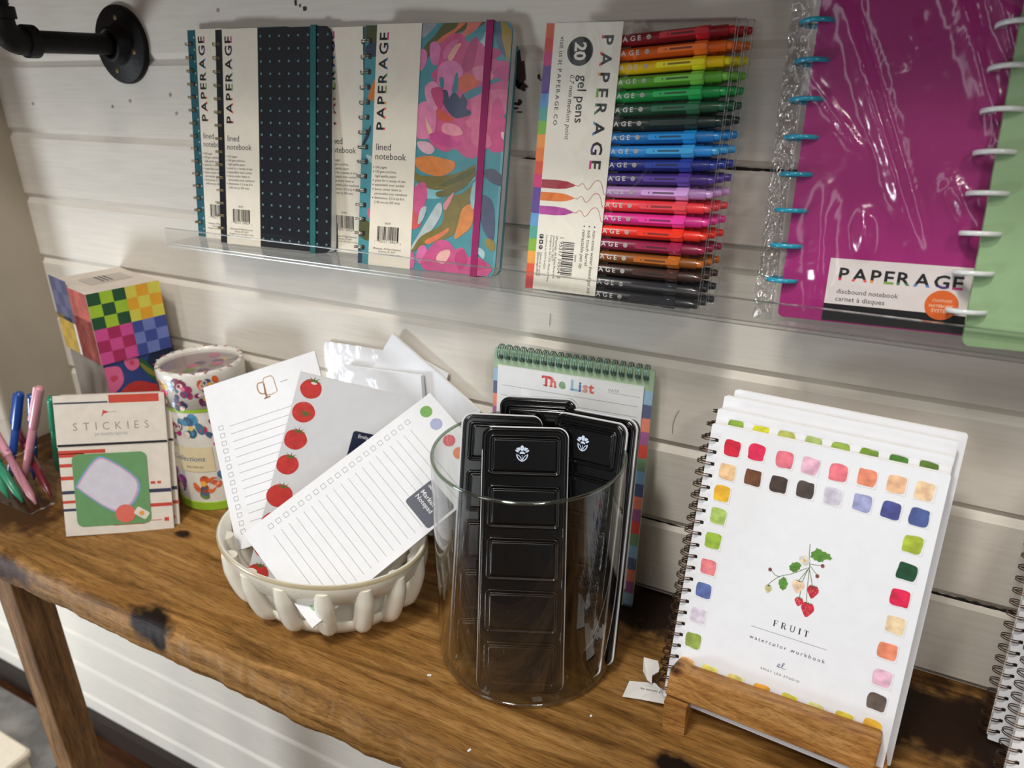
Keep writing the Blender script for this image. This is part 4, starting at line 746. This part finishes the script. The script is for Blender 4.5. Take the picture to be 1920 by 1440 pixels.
paint_tin('plain black paint tin tucked behind the emblem tin at the right of the vase', (-.2085, -.1240, .0060), R(74.4, -5.0, -8), .0665, .2130)
paint_tin('black paint tin at the back of the vase, only its top showing', (-.2570, -.1180, .0065), R(77.5, -2.5, 13), .0680, .2130)

# ---------------------------------------------------------------- The List pad
LIST = thing('list_notepad', 'spiral topped list notepad with green top and striped edges, behind the glass vase', 'notepad', (-.3066, -.0475, .0004), R(84.5, 0, 4))
LW, LH = .1528, .2395
b = MB(); SAGE = mat((160, 184, 152), .55); b.prism(rr(0, 0, LW, LH, .002, 2), -.0010, 0, SAGE); z = .0001
SC = [(150, 186, 210), (92, 104, 132), (230, 140, 116), (166, 100, 150), (220, 84, 70), (122, 158, 120), (132, 174, 206), (80, 96, 130), (232, 132, 104), (160, 92, 142), (214, 74, 62), (112, 148, 110), (126, 168, 200), (84, 96, 128), (226, 124, 98), (156, 92, 140)]
y = .2200; i = 0
while y > 0:
    y1 = max(0, y-.0128); b.rect(0, y1, .0062, y, z, mat(SC[i % 16], .55)); b.rect(.1440, y1, LW, y, z, mat(SC[i % 16], .55)); y = y1; i += 1
b.build('backing_card', LIST)
b = MB(); b.prism([(.0052, .020), (.1450, .020), (.1450, .2240), (.0052, .2240)], .0002, .0026, mat((232, 234, 234), .55, mottle=.02)); z = .0028
for x, ch, c, h in ((.0500, 'T', (214, 82, 84), .0092), (.0583, 'h', (226, 110, 96), .0088), (.0666, 'e', (136, 168, 132), .0092), (.0782, 'L', (150, 190, 214), .0092), (.0858, 'i', (92, 128, 176), .0088), (.0894, 's', (214, 150, 142), .0092), (.0950, 't', (222, 104, 92), .0088)):
    m = mat(c, .6); b.text(ch, x, .2108, z, m, h=h, bold=.035)
    if ch in 'TL': b.rect(x+(.0016 if ch == 'T' else -.0008), .2106, x+(.0056 if ch == 'T' else .0030), .2118, z, m)
    if ch == 'T': b.rect(x-.0002, .2176, x+.0010, .2196, z, m); b.rect(x+.0062, .2176, x+.0074, .2196, z, m)
    if ch in 'hi': b.rect(x-.0008, .2106, x+.0026, .2115, z, m)
    if ch == 'h': b.rect(x+.0036, .2106, x+.0064, .2115, z, m); b.ribbon([(x-.0010, .2182), (x+.0040, .2182)], .0009, z, m)
b.text('DATE', .1135, .2152, z, mat((150, 150, 150), .6), h=.0023, track=1.2); gl = mat((168, 172, 174), .6)
b.line(.1130, .2140, .1425, .2140, .0003, z, gl)
for i in range(19): b.line(.0100, .2050-i*.0098, .1410, .2050-i*.0098, .0004, z, gl)
b.build('paper_pad', LIST)
b = MB(); GW = mat((120, 160, 150), .3, .8)
for i in range(20):
    x = .0070+i*.00730
    for s in (-.0010, .0010): b.tube([(x+s, LH-.0030+.0068*math.sin(t*2*PI/18), -.0005+.0075*math.cos(t*2*PI/18)) for t in range(18)], .0006, GW, 6, closed=True)
    b.poly(rr(x-.0024, LH-.0098, x+.0024, LH-.0062, .0005, 2), .00015, mat((70, 90, 84), .6))
b.build('wire_binding', LIST)
b = MB(); b.prism(rr(0, 0, LW, LH, .002, 2), -.0032, -.0014, SAGE); b.build('back_board', LIST)
b = MB(); LF = film('clear_sleeve', (.985, .985, .985), .04, .6, .05, bump=.3, bscale=20)
b.grid(lambda u, v: (-.001+u*(LW+.007), -.0005+v*(LH-.003), .0036+.0010*noise.noise(Vector((u*4, v*6, 2)))-(.004*max(0, (u-.96)/.04))), 30, 40, LF); b.build('plastic_sleeve', LIST)

# ---------------------------------------------------------------- slotted ceramic bowl
CER = mat((232, 227, 211), .28, coat=.4, mottle=.05, mscale=30); SPK = mat((60, 50, 42), .5); RIMC = mat((186, 172, 140), .35, coat=.3)
BX, BY, BA, BB, BH = -.431, -.1507, .1080, .0810, .0750
bowl = MB()
PR = [(0, .0035), (.52, .0035), (.60, .0050), (.70, .0125), (.745, .0185), (.78, .0215), (.795, .0205), (.775, .0120), (.72, .0040), (.66, .0008), (.60, .0003), (0, .0003)]
bowl.lathe([(r*1.0, z) for r, z in PR], CER, 96, BA, BB)
RM = [(.885, .0535), (.905, .0505), (.938, .0515), (.985, .0650), (1.005, .0720), (1.000, .0752), (.985, .0762), (.965, .0752), (.935, .0670)]
bowl.lathe(RM, CER, 96, BA, BB, closed=True)
bowl.lathe([(1.006, .0722), (1.006, .0738), (1.001, .0757), (.995, .0763)], RIMC, 96, BA, BB)
for i in range(16):
    a = 2*PI*(i+.45)/16; ca, sa = math.cos(a), math.sin(a)
    path = [(BA*r*ca, BB*r*sa, z) for r, z in ((.930, .0665), (.925, .0570), (.912, .0470), (.878, .0340), (.832, .0225), (.775, .0132), (.700, .0068))]
    bowl.tube(smooth_open(path, 3), .008, CER, 12, rs=[.0082+.0014*min(1, j/5) if j < 14 else .0096-.0011*(j-13) for j in range(19)], sq=.82, caps=True)
rnd = random.Random(11)
for i in range(26):
    a = rnd.uniform(3.4, 6.0); z = rnd.uniform(.058, .070); r = .985+(z-.065)*2.2
    bowl.add([(BA*r*math.cos(a+q*.0)*1.004+.0005*math.cos(q*2.1)*math.sin(a), BB*r*math.sin(a)*1.004, z+.0005*math.sin(q*2.1)) for q in range(3)], [(0, 1, 2)], SPK)
bo = bowl.build('ceramic_bowl'); bo.location = (BX, BY, 0)
tag(bo, 'off-white oval ceramic bowl with slotted sides full of notepads', 'bowl')

# ---------------------------------------------------------------- notepads in the bowl
def onC(p, k): c = Vector((0, -.5915, .4745)); return tuple(c+k*(Vector(p)-c))
PG = 'paper notepads in the slotted bowl'
NAVY = mat((28, 36, 66), .4); LN = mat((150, 152, 156), .6); NW = mat((222, 224, 230), .5)
CLEAR = film('notepad_cello', (.995, .995, .995), .012, .6, .06, bump=.35, bscale=30)
def pad_base(label, loc, rot, W, H, T=.006, drawn=None, wrap=False, y0=0, size=1):
    root = thing('notepad', label, 'notepad', loc, rot, PG); root.scale = (size,)*3
    b = MB(); b.prism([(0, y0), (W, y0), (W, H), (0, H)], -T+.0008, 0, PAPER)
    if drawn: drawn(b)
    b.build('paper_block', root)
    b = MB(); b.prism([(0, y0), (W, y0), (W, H), (0, H)], -T, -T+.0007, mat((198, 190, 178), .7)); b.build('card_back', root)
    if wrap:
        b = MB(); b.grid(lambda u, v: (-.002+u*(W+.004), y0-.002+v*(H-y0+.004), .0009+.0007*noise.noise(Vector((u*5, v*9, W*99)))+.0016*max(0, abs(v-.5)-.44)/.06*(.5+noise.noise(Vector((u*14, v*9, 3))))), 24, 36, CLEAR); b.build('cello_wrap', root)
    return root
def d_dots(b):
    z = .00012
    for x, y, c in ((.0132, .1990, (118, 172, 84)), (.0295, .1985, (166, 174, 208)), (.0505, .1975, (222, 108, 116)), (.0665, .1970, (232, 142, 108)), (.0835, .1965, (232, 190, 120))): b.poly(circ(x, y, .0060, 28), z, mat(c, .6, mottle=.1, mscale=150))
    for i in range(20):
        y = .1762-i*.0082; x = .0082; s = .0042
        for q in ((x, y, x+s, y), (x, y+s, x+s, y+s), (x, y, x, y+s), (x+s, y, x+s, y+s)): b.line(*q, .0004, z, LN)
        b.line(.0185, y-.0005, .0995, y-.0005, .0004, z, LN)
    b.poly(circ(.0930, .0145, .0060, 28), z, mat((150, 190, 150), .6)); b.poly(circ(.0930, .0145, .0040, 28), z+.00005, mat((190, 214, 190), .6))
def d_tom(b):
    z = .00012; rd = mat((214, 62, 58), .6, mottle=.12, mscale=120); gn = mat((84, 124, 60), .6)
    for i, (x, y) in enumerate(((.0140, .1950), (.0128, .1700), (.0120, .1405), (.0108, .1130), (.0110, .0790), (.0110, .0500), (.0105, .0210), (.0090, -.0085))):
        r = (.0105, .0112, .0112, .0110, .0130, .0110, .0110, .0115)[i]; b.poly(smooth_closed([(x+r*math.cos(t*PI/5)*(1+.04*math.sin(i+3*t)), y+r*.97*math.sin(t*PI/5)) for t in range(10)], 3), z, rd)
        cx, cy = (x+.001, y+r*.75) if i != 1 else (x+.002, y-.001)
        for k in range(5 if i != 1 else 7):
            a = (k*.75+.05) if i != 1 else k*.9; ln = .0080; p = (-math.sin(a), math.cos(a)); e = (cx+ln*math.cos(a), cy+ln*math.sin(a)*.75)
            b.poly([(cx+p[0]*.0008, cy+p[1]*.0008), (cx-p[0]*.0008, cy-p[1]*.0008), e], z+.00006, gn)
        b.poly(circ(cx, cy, .0014, 10), z+.00008, gn)
    b.poly(circ(.0155, .2012, .0030, 14, .0013), z+.0001, mat((240, 230, 226), .5))
def d_cof(b):
    z = .00012; br = mat((176, 132, 92), .6); br2 = mat((150, 104, 70), .6)
    m = [(.064, .181), (.065, .197), (.0665, .2005), (.0745, .2005), (.0765, .197), (.0775, .181), (.0705, .1795)]
    b.ribbon(m+[m[0]], .0010, z, br); b.ribbon(smooth_open([(.0645, .196), (.0585, .196), (.0575, .189), (.0600, .184), (.0645, .183)], 5), .0014, z, br); b.ribbon([(.0650, .1945), (.0650, .1790), (.062, .1775), (.069, .1780)], .0016, z, br2)
    b.line(.083, .190, .091, .190, .0008, z, LN)
    for i in range(14):
        y = .1600-i*.0088; b.line(.0190, y, .118, y, .0005, z, LN); x, s = .0075, .0046; yy = y-.001
        for q in ((x, yy, x+s, yy), (x, yy+s, x+s, yy+s), (x, yy, x, yy+s), (x+s, yy, x+s, yy+s)): b.line(*q, .0005, z, LN)
def sticker(root, x0, y0, x1, y1, rows, rot):
    b = MB(); b.prism(rr(x0, y0, x1, y1, .003, 4), .0009, .0014, NAVY)
    for x, y, t, w in rows: b.text(t, x, y, .0015, NW, w=w, rot=rot, bold=.01)
    b.build('label_sticker', root)
cof = pad_base('notepad printed with a small brown coffee pot, at the left of the bowl', onC((-.489, -.2014, .0302), 1.012), R(49.6, -16.42, 35.4), .1270, .2120, T=.004, drawn=d_cof, y0=.030, size=.964)
tom = pad_base('notepad with a column of red tomatoes down its left edge, in the bowl', onC((-.4985, -.1836, .0323), 1.0), R(79.77, 20.2, 40.3), .1050, .2090, T=.005, drawn=d_tom, wrap=True, y0=-.026, size=.952)
sticker(tom, .0660, .1210, .1010, .1625, ((.0720, .1560, 'Emily Lex', .020),), 0)
dts = pad_base('lined market notepad with coloured dots on top, front one in the bowl', onC((-.4481, -.226, .1105), 1.045), R(31.23, 33.6, -11.5), .1070, .2140, T=.0035, drawn=d_dots)
sticker(dts, .0700, .1290, .1040, .1610, ((.0730, .1390, 'Notepad', .0215), (.0730, .1450, 'Market', .0185), (.0730, .1540, 'EMILY LEX', .0150)), 0)
def pad3(label, o, tr, br, H, T, wrap=False, name=None):
    """pad from its top left, top right and a point on its right edge"""
    tl = Vector(o); x = Vector(tr)-tl; W = x.length; x.normalize(); y = tl*0+Vector(tr)-Vector(br); y = (y-x*y.dot(x)).normalized(); z = x.cross(y)
    e = Matrix((x, y, z)).transposed().to_euler('XYZ'); return pad_base(label, tl-y*H, e, W, H, T, wrap=wrap)
pad3('blank white notepad standing tilted at the back right of the bowl, its corner highest', (-.437, -.0100, .2278), (-.3338, -.0100, .1603), (-.3666, -.0125, .0991), .155, .004)
pad3('blank white notepad in glossy clear wrap directly behind the tomato one', (-.502, -.0185, .1840), (-.398, -.0185, .1908), (-.4025, -.0202, .1647), .185, .006, True)
pad3('blank white notepad at the back of the bowl behind the coffee pot one', (-.5324, -.0065, .2027), (-.4543, -.0065, .2051), (-.4558, -.0085, .1632), .205, .004, True)
pad3('small corner of a wrapped white notepad behind the tilted one, nearest the vase', (-.412, -.0048, .2055), (-.3735, -.0048, .1921), (-.3782, -.0060, .1749), .190, .003, True)

# ---------------------------------------------------------------- stickers, cube boxes, canister, pens at the left
SK = (74, 1.78, 36.6); SW, SH = .1135, .1577
RED = mat((206, 72, 52), .5); NVY = mat((52, 58, 84), .5); CRM = mat((232, 224, 212), .5)
def sticker_pack(loc, label):
    root = thing('sticker_pack', label, 'sticker pack', loc, R(*SK), 'sticker packs leaning by the patterned box')
    b = MB(); b.prism([(0, 0), (SW, 0), (SW, SH), (0, SH)], -.0035, -.001, CRM); z = -.0009
    for x0, x1, y, h, m in ((0, .026, .0895, .0045, RED), (0, .048, .0930, .0042, RED), (0, .0150, .0785, .0038, RED), (0, .0150, .0640, .0042, RED), (0, .0150, .0480, .0038, NVY), (0, .0150, .0375, .0032, RED), (0, .0150, .0285, .0030, NVY), (.0900, SW, .0445, .0042, NVY), (.0900, SW, .0280, .0040, RED), (.0500, .0830, .0090, .0062, RED), (.0870, SW-.012, .0120, .0008, RED), (.1040, .1090, .0105, .0044, RED), (.0925, .0975, .0545, .003, RED), (.0995, .1035, .0545, .003, RED)): b.rect(x0, y, x1, y+h, z, m)
    b.build('backing_sheet', root)
    b = MB(); b.prism([(-.0005, .1010), (SW+.0003, .1010), (SW+.0003, SH+.0005), (-.0005, SH+.0005)], -.0045, -.0004, CRM); z = -.0003
    b.rect(0, .1015, SW, .1042, z, BLACK); b.rect(0, .1490, .0550, .1508, z, NVY); b.rect(.0560, .1485, .1080, .1575, z, RED)
    b.caps('STICKIES', .0175, .1190, z, mat((150, 146, 142), .6), .0085, .0780, 0, None, -.004, .9); b.text('24 WHITE NOTES', .0560, .1125, z, LN, w=.034, align='C')
    b.poly([(.0470, .1330), (.0495, .1410), (.0560, .1385), (.0500, .1370)], z, RED); b.line(.0560, .1385, .0630, .1388, .0006, z, LN); b.build('header_card', root)
    b = MB(); G = mat((108, 158, 104), .5); b.prism(rr(.0130, .0100, .0905, .0925, .007, 5), -.0009, -.0002, G)
    hx = [(.0165, .0600), (.0360, .0860), (.0500, .0865), (.0800, .0610), (.0765, .0380), (.0620, .0260), (.0480, .0270), (.0180, .0520)]
    b.poly(smooth_closed(hx, 4), -.0001, mat((126, 172, 216), .5)); cx, cy = .048, .056
    b.poly(smooth_closed([(cx+(x-cx)*.94, cy+(y-cy)*.94) for x, y in hx], 4), 0, mat((236, 170, 186), .5)); b.poly(smooth_closed([(cx+(x-cx)*.90, cy+(y-cy)*.90) for x, y in hx], 4), .0001, mat((216, 214, 226), .5))
    b.poly(circ(.0640, .0225, .0105, 28), .0002, mat((226, 112, 96), .5)); b.M = Matrix.Translation((.0810, .0220, 0)) @ Matrix.Rotation(-.6, 4, 'Z')
    b.poly(rr(-.0075, -.0048, .0075, .0048, .002, 4), .0003, CRM); b.poly(circ(0, 0, .0028, 14), .0004, mat((232, 170, 84), .5)); b.M = Matrix.Identity(4)
    b.build('note_pad', root)
    b = MB(); SF = film('sticker_sleeve', (.985, .98, .975), .05, .75, .08, bump=.7, bscale=16)
    b.grid(lambda u, v: (-.002+u*(SW+.004), -.001+v*(SH+.003), .0012+.0012*noise.noise(Vector((u*4, v*5, 6)))), 30, 40, SF); b.build('clear_sleeve', root)
    return root
sn = frame(*SK) @ Vector((0, 0, 1)); sr = frame(*SK) @ Vector((1, 0, 0)); s0 = Vector((-.7542, -.2108, .0018))
sp = sticker_pack(tuple(s0), 'cream striped sticker pack with a green panel, front of its stack')
dup(sp, label='sticker pack right behind the front one, only its edges showing', loc=s0-sn*.0075+sr*.0045)
# patterned boxes
CB = thing('puzzle_cube_box', 'cube shaped box with bright checkerboard squares standing on a dark patterned box', 'box', onC((-.7286, -.1405, .1868), 1.08), R(0, 0, 76.54))
cw, cd, chh = .0758*1.08, .0971*1.08, .0790*1.08
b = MB(); WBX = mat((212, 200, 186), .55, mottle=.05); b.box(0, cw, 0, cd, 0, chh, WBX)
def checks(b, m4, cols, x0, y0, s, n=3):
    for i in range(n):
        for j in range(n): b.M = m4; b.rect(x0+i*s, y0+j*s, x0+(i+1)*s, y0+(j+1)*s, 0, mat(cols[(i+j) % 2], .5)); 
F1 = Matrix(((1, 0, 0, 0), (0, 0, -1, -.0003), (0, 1, 0, 0), (0, 0, 0, 1)))           # front face, x right / y up
F2 = Matrix(((0, 0, -1, -.0003), (-1, 0, 0, cd), (0, 1, 0, 0), (0, 0, 0, 1)))         # left face
hs = cw/6.05
checks(b, F1, ((36, 84, 52), (168, 206, 54)), .0004, chh/2, chh/6); checks(b, F1, ((222, 212, 84), (234, 170, 44)), .0004+cw/2-.0004, chh/2, chh/6)
checks(b, F1, ((214, 80, 150), (172, 40, 92)), .0004, 0, chh/6); checks(b, F1, ((62, 78, 150), (112, 126, 190)), cw/2, 0, chh/6)
b.M = F2
checks(b, F2, ((72, 74, 104), (92, 92, 120)), .0004, chh*.46, cd/2/3); checks(b, F2, ((166, 134, 44), (184, 150, 50)), .0004, .0004, cd/2/3-.0028); checks(b, F2, ((168, 70, 56), (190, 100, 86)), cd*.5, 0, cd/2/6, 6)
b.M = F2; b.rect(cd*.5, 0, cd-.0002, chh, .0, mat((176, 84, 70), .55, mottle=.3, mscale=60)); b.M = Matrix.Identity(4)
b.build('carton', CB)
b = MB(); b.box(cw*.25, cw*.85, cd*.35, cd*.70, chh+.0001, chh+.0006, mat((186, 176, 164), .6)); b.M = Matrix.Translation((cw*.60, cd*.40, chh+.0007)) @ Matrix.Rotation(PI/2, 4, 'Z')
for i in range(3): b.box(0, .030, i*.005, i*.005+.0018, 0, .0001, INK)
b.build('price_label', CB)
LB = onC((-.7286, -.1405, .1868), 1.08)
dk = thing('patterned_box', 'tall dark blue box with red and green flowers under the checkerboard cube', 'box', (LB[0], LB[1], 0), R(0, 0, 76.54)); lh = LB[2]-.0006
b = MB(); DB = mat((34, 58, 124), .4, coat=.3); b.box(.002, cw+.004, .002, cd-.004, .0002, lh, mat((120, 108, 96), .6)); b.M = Matrix(((1, 0, 0, 0), (0, 0, -1, .0015), (0, 1, 0, 0), (0, 0, 0, 1)))
b.rect(.002, .0002, cw+.004, lh, 0, DB); 
def sh(c, *p): b.poly([(max(.002, min(cw+.004, x*cw)), max(.0002, min(lh, lh-y*.042))) for x, y in smooth_closed(p, 4)], sh.z, mat(c, .4, coat=.3)); sh.z += .00004
sh.z = .0001
sh((12, 34, 66), (.72, 0), (1.05, 0), (1.05, 1), (.85, 1.2), (.62, .5)); sh((26, 84, 50), (.42, .1), (.58, .12), (.72, .55), (.98, .95), (.9, 1.15), (.66, .85), (.55, .45)); sh((128, 122, 50), (.52, .2), (.60, .35), (.75, .7), (.70, .75), (.58, .5))
sh((188, 46, 40), (.02, 1.3), (.1, 1.05), (.25, .8), (.42, .72), (.62, .9), (.85, 1.3), (.8, 2.2), (.1, 2.2)); sh((222, 100, 150), (.0, .15), (.13, .1), (.24, .2), (.25, .6), (.12, .85), (.02, .8)); sh((206, 60, 90), (.08, .4), (.16, .38), (.18, .5), (.1, .55)); sh((222, 100, 150), (.32, 0), (.5, .05), (.5, .3), (.4, .38), (.33, .25)); sh((206, 60, 90), (.38, .1), (.44, .1), (.44, .2), (.39, .2))
b.M = Matrix.Identity(4); b.build('carton', dk)
# floral canister
can = thing('floral_canister', 'white canister with bright painted flowers and lime green bands beside the sticker packs', 'canister', (-.679, -.0560, 0))
WC = mat((226, 222, 212), .35, coat=.4, mottle=.03); LIME = mat((150, 190, 50), .4); r = .0470
def petals(b, m4fn, th, z, s, c, c2):
    q = random.Random(int(z*9e4)+int(th*77)); s = s*1.35 if s > .005 else s
    for i in range(9):
        a = q.uniform(0, 6.28); d = s*q.uniform(.25, .85); e = s*q.uniform(.22, .5); f2 = s*q.uniform(.18, .38); w = q.uniform(0, 3); sh2 = q.uniform(.75, 1.2); cc = tuple(max(0, min(255, int(v*sh2))) for v in c) if i % 4 else (((96, 128, 70), (70, 96, 130), (226, 206, 196))[i//4])
        b.add([m4fn(th+(d*math.cos(a)+e*math.cos(t*PI/5)*math.cos(w)-f2*math.sin(t*PI/5)*math.sin(w))/r, z+d*math.sin(a)+e*math.cos(t*PI/5)*math.sin(w)+f2*math.sin(t*PI/5)*math.cos(w), .0003+i*.00002) for t in range(10)], [tuple(range(10))], mat(cc, .4, coat=.3, mottle=.25, mscale=90))
    b.add([m4fn(th+s*.2*math.cos(t*PI/4)/r, z+s*.2*math.sin(t*PI/4), .0005) for t in range(8)], [tuple(range(8))], mat(c2, .4, coat=.3))
def cyl(rad): return lambda th, z, o: ((rad+o)*math.cos(th), (rad+o)*math.sin(th), z)
b = MB(); b.lathe([(0, .010), (r, .010), (r, .128), (0, .128)], WC, 64, smooth=False)
for th, z, s, c, c2 in ((-1.75, .108, .0135, (186, 52, 132), (230, 120, 60)), (-1.15, .108, .0120, (70, 124, 152), (220, 190, 90)), (-2.15, .090, .0080, (214, 170, 60), (180, 110, 40)), (-2.2, .068, .0110, (62, 52, 108), (150, 60, 120)), (-1.85, .034, .0130, (146, 46, 146), (222, 120, 180)), (-1.1, .036, .0140, (214, 96, 50), (240, 180, 80)), (-.6, .100, .0130, (200, 60, 110), (240, 200, 90)), (-.3, .05, .0140, (74, 116, 160), (230, 200, 90)), (-2.7, .10, .0130, (210, 80, 60), (230, 180, 60)), (-2.75, .045, .0120, (60, 70, 120), (200, 120, 150))): petals(b, cyl(r), th, z, s, c, c2)
b.build('body', can)
b = MB(); b.lathe([(0, .0004), (r+.0008, .0004), (r+.0008, .0105), (r, .011)], LIME, 64, smooth=False); b.build('base_band', can)
b = MB(); b.lathe([(r-.001, .1275), (r+.0008, .1275), (r+.0008, .1312), (r-.001, .1312)], LIME, 64, smooth=False); b.build('lime_band', can)
b = MB(); n = 18; c0 = -2.05; c1 = -.75; vs = []
for i in range(n+1):
    t = c0+(c1-c0)*i/n; vs += [cyl(r)(t, .052, .0008), cyl(r)(t, .084, .0008)]
b.add(vs, [(2*i, 2*i+2, 2*i+3, 2*i+1) for i in range(n)], mat((226, 212, 172), .5), True)
tx = text_mesh('Collections', .25, 1, 0); kk = .042/(tx[3]-tx[2]); b.add([cyl(r)(-1.86+x*kk/r, .066+y*kk, .0010) for x, y in tx[0]], tx[1], mat((70, 104, 140), .5))
tx = text_mesh('500 PIECES', 0, 1.2, 0); kk = .020/(tx[3]-tx[2]); b.add([cyl(r)(-1.45+x*kk/r, .057+y*kk, .0010) for x, y in tx[0]], tx[1], INK)
b.build('label', can)
b = MB(); b.lathe([(r-.0040, .1315), (r+.0012, .1315), (r+.0012, .1700), (r+.0006, .1732), (r-.0008, .1745), (r-.0036, .1735), (r-.0042, .1690), (r-.0042, .1580)], WC, 64)
for th, z, s, c, c2 in ((-1.85, .147, .0095, (190, 50, 92), (222, 80, 50)), (-1.70, .159, .0070, (222, 180, 60), (214, 140, 40)), (-1.15, .157, .0100, (176, 62, 106), (220, 120, 150)), (-1.40, .160, .0065, (66, 110, 150), (120, 160, 190)), (-2.15, .152, .0070, (62, 40, 80), (130, 60, 110)), (-.55, .160, .0100, (212, 92, 50), (240, 170, 80)), (-1.3, .139, .0070, (48, 44, 88), (170, 50, 90)), (-.7, .143, .008, (110, 40, 90), (220, 160, 60)), (-2.7, .15, .009, (212, 92, 60), (240, 190, 90))): petals(b, cyl(r+.0012), th, z, s, c, c2)
for i in range(22): petals(b, lambda t, z, o: ((r-.0008+(z-.17))*math.cos(t), (r-.0008+(z-.17))*math.sin(t), .1742+o*.8), i*.285, .1700, .0030, ((206, 84, 56), (230, 226, 216), (190, 70, 110), (120, 96, 140))[i % 4], (226, 170, 80))
b.build('lid', can)
b = MB(); b.lathe([(0, .1665), (r-.0045, .1665)], mat((150, 130, 130), .5), 48)
for i in range(14):
    a = rnd.uniform(0, 6.28); q = rnd.uniform(.005, .036); b.add([(q*math.cos(a)+.007*math.cos(t), q*math.sin(a)+.007*math.sin(t), .1667+i*.00003) for t in range(6)], [tuple(range(6))], mat(rnd.choice(((206, 70, 60), (186, 80, 120), (214, 160, 70), (110, 130, 60), (150, 150, 130), (90, 60, 100))), .5))
b.build('contents', can)
b = MB(); b.lathe([(0, .1705), (r-.0044, .1705)], film('lid_window', (.97, .97, .97), .10, .7, .05), 48); b.build('lid_window', can)
# markers in a clear acrylic cup
cup = thing('pen_cup', 'clear acrylic box full of coloured pens at the far left of the table', 'pen holder', (-.8900, -.1450, 0))
AC = film('acrylic_cup', (.97, .965, .955), .06, .7, .03); b = MB(); w, h, d = .0545, .0780, .0550
for x0, x1, y0, y1 in ((-w, w, -d, -d), (-w, w, d, d), (-w, -w, -d, d), (w, w, -d, d)): b.add([(x0, y0, .0005), (x1, y1, .0005), (x1, y1, h), (x0, y0, h)], [(0, 1, 2, 3)], AC)
b.add([(-w, -d, .0005), (w, -d, .0005), (w, d, .0005), (-w, d, .0005)], [(0, 1, 2, 3)], AC); b.build('clear_walls', cup)
b = MB()
for p in ([(-w, -d, h), (w, -d, h), (w, d, h), (-w, d, h)], [(-w, -d, .001), (w, -d, .001), (w, d, .001), (-w, d, .001)]): b.tube(p, .0007, AC, 6, closed=True)
for sx, sy in ((1, -1), (1, 1), (-1, -1), (-1, 1)): b.tube([(sx*w, sy*d, .001), (sx*w, sy*d, h)], .0006, AC, 6)
b.build('edges', cup)
def marker(a, c, col, cap, label, clipc=None):
    """pen from its foot a to its tail c"""
    A, Cc = Vector(a), Vector(c); L = (Cc-A).length; root = thing('marker_pen', label, 'pen', a, (Cc-A).to_track_quat('Z', 'Y').to_euler(), 'pens in the clear cup')
    b = MB(); b.lathe([(0, 0), (.0012, .0002), (.0026, .008), (.0042, .014), (.0044, .02), (.0044, L*.62), (.0038, L*.62+.0005)], mat(col, .35, coat=.3), 20); b.build('barrel', root)
    b = MB(); b.lathe([(.0050, L*.62), (.0052, L*.63), (.0050, L-.004), (.0040, L-.0006), (0, L)], mat(cap, .3, coat=.4), 20); b.box(-.0012, .0012, .0050, .0072, L*.66, L-.004, mat(cap, .3, coat=.4)); b.build('cap', root)
BLU = (24, 72, 150); PNK = (206, 140, 156); TEA = (14, 124, 92); MAR = (110, 22, 42)
marker((-.9250, -.1720, .0030), (-.8835, -.1500, .1290), BLU, BLU, 'blue pen standing at the left of the cup')
marker((-.9090, -.1500, .0030), (-.8640, -.1480, .1290), BLU, (18, 60, 132), 'blue pen standing just left of the tall pink one')
marker((-.9000, -.1700, .0030), (-.8388, -.1500, .1446), PNK, (214, 150, 164), 'pink pen standing tallest in the cup')
marker((-.8980, -.1250, .0030), (-.8221, -.1500, .1336), TEA, (18, 140, 104), 'green pen leaning over the right rim beside the sticker pack')
marker((-.8430, -.1880, .0060), (-.9380, -.1650, .0760), PNK, (220, 156, 170), 'pink pen lying slanted across the front of the cup')
marker((-.8420, -.1700, .0060), (-.9380, -.1400, .0770), MAR, MAR, 'dark red pen lying slanted behind the low pink one')
marker((-.8670, -.1900, .0030), (-.9300, -.1820, .0700), (30, 158, 120), (26, 140, 108), 'bright green pen at the bottom front of the cup')
marker((-.8900, -.1930, .0030), (-.9200, -.1880, .0550), (40, 166, 130), (30, 150, 116), 'short green pen lowest in the cup')
marker((-.9120, -.1940, .0030), (-.9400, -.1900, .0900), (34, 78, 160), (30, 70, 150), 'blue pen at the front left corner of the cup')
# crumbs on the bench
for (x, y, l, a), lb in zip(((-.2815, -.1983, .0035, .4), (-.2129, -.2483, .0028, 1.2), (-.1420, -.1760, .0016, 0)), ('tiny white paper scrap on the wood left of the vase', 'tiny white paper scrap on the wood in front of the vase', 'tiny white paper crumb on the wood left of the paper tags')):
    b = MB(); b.box(-l/2, l/2, -.0008, .0008, .0002, .0010, PAPER); o = b.build('paper_scrap'); o.location = (x, y, 0); o.rotation_euler = (0, 0, a); tag(o, lb, 'paper scrap', 'paper scraps on the bench')
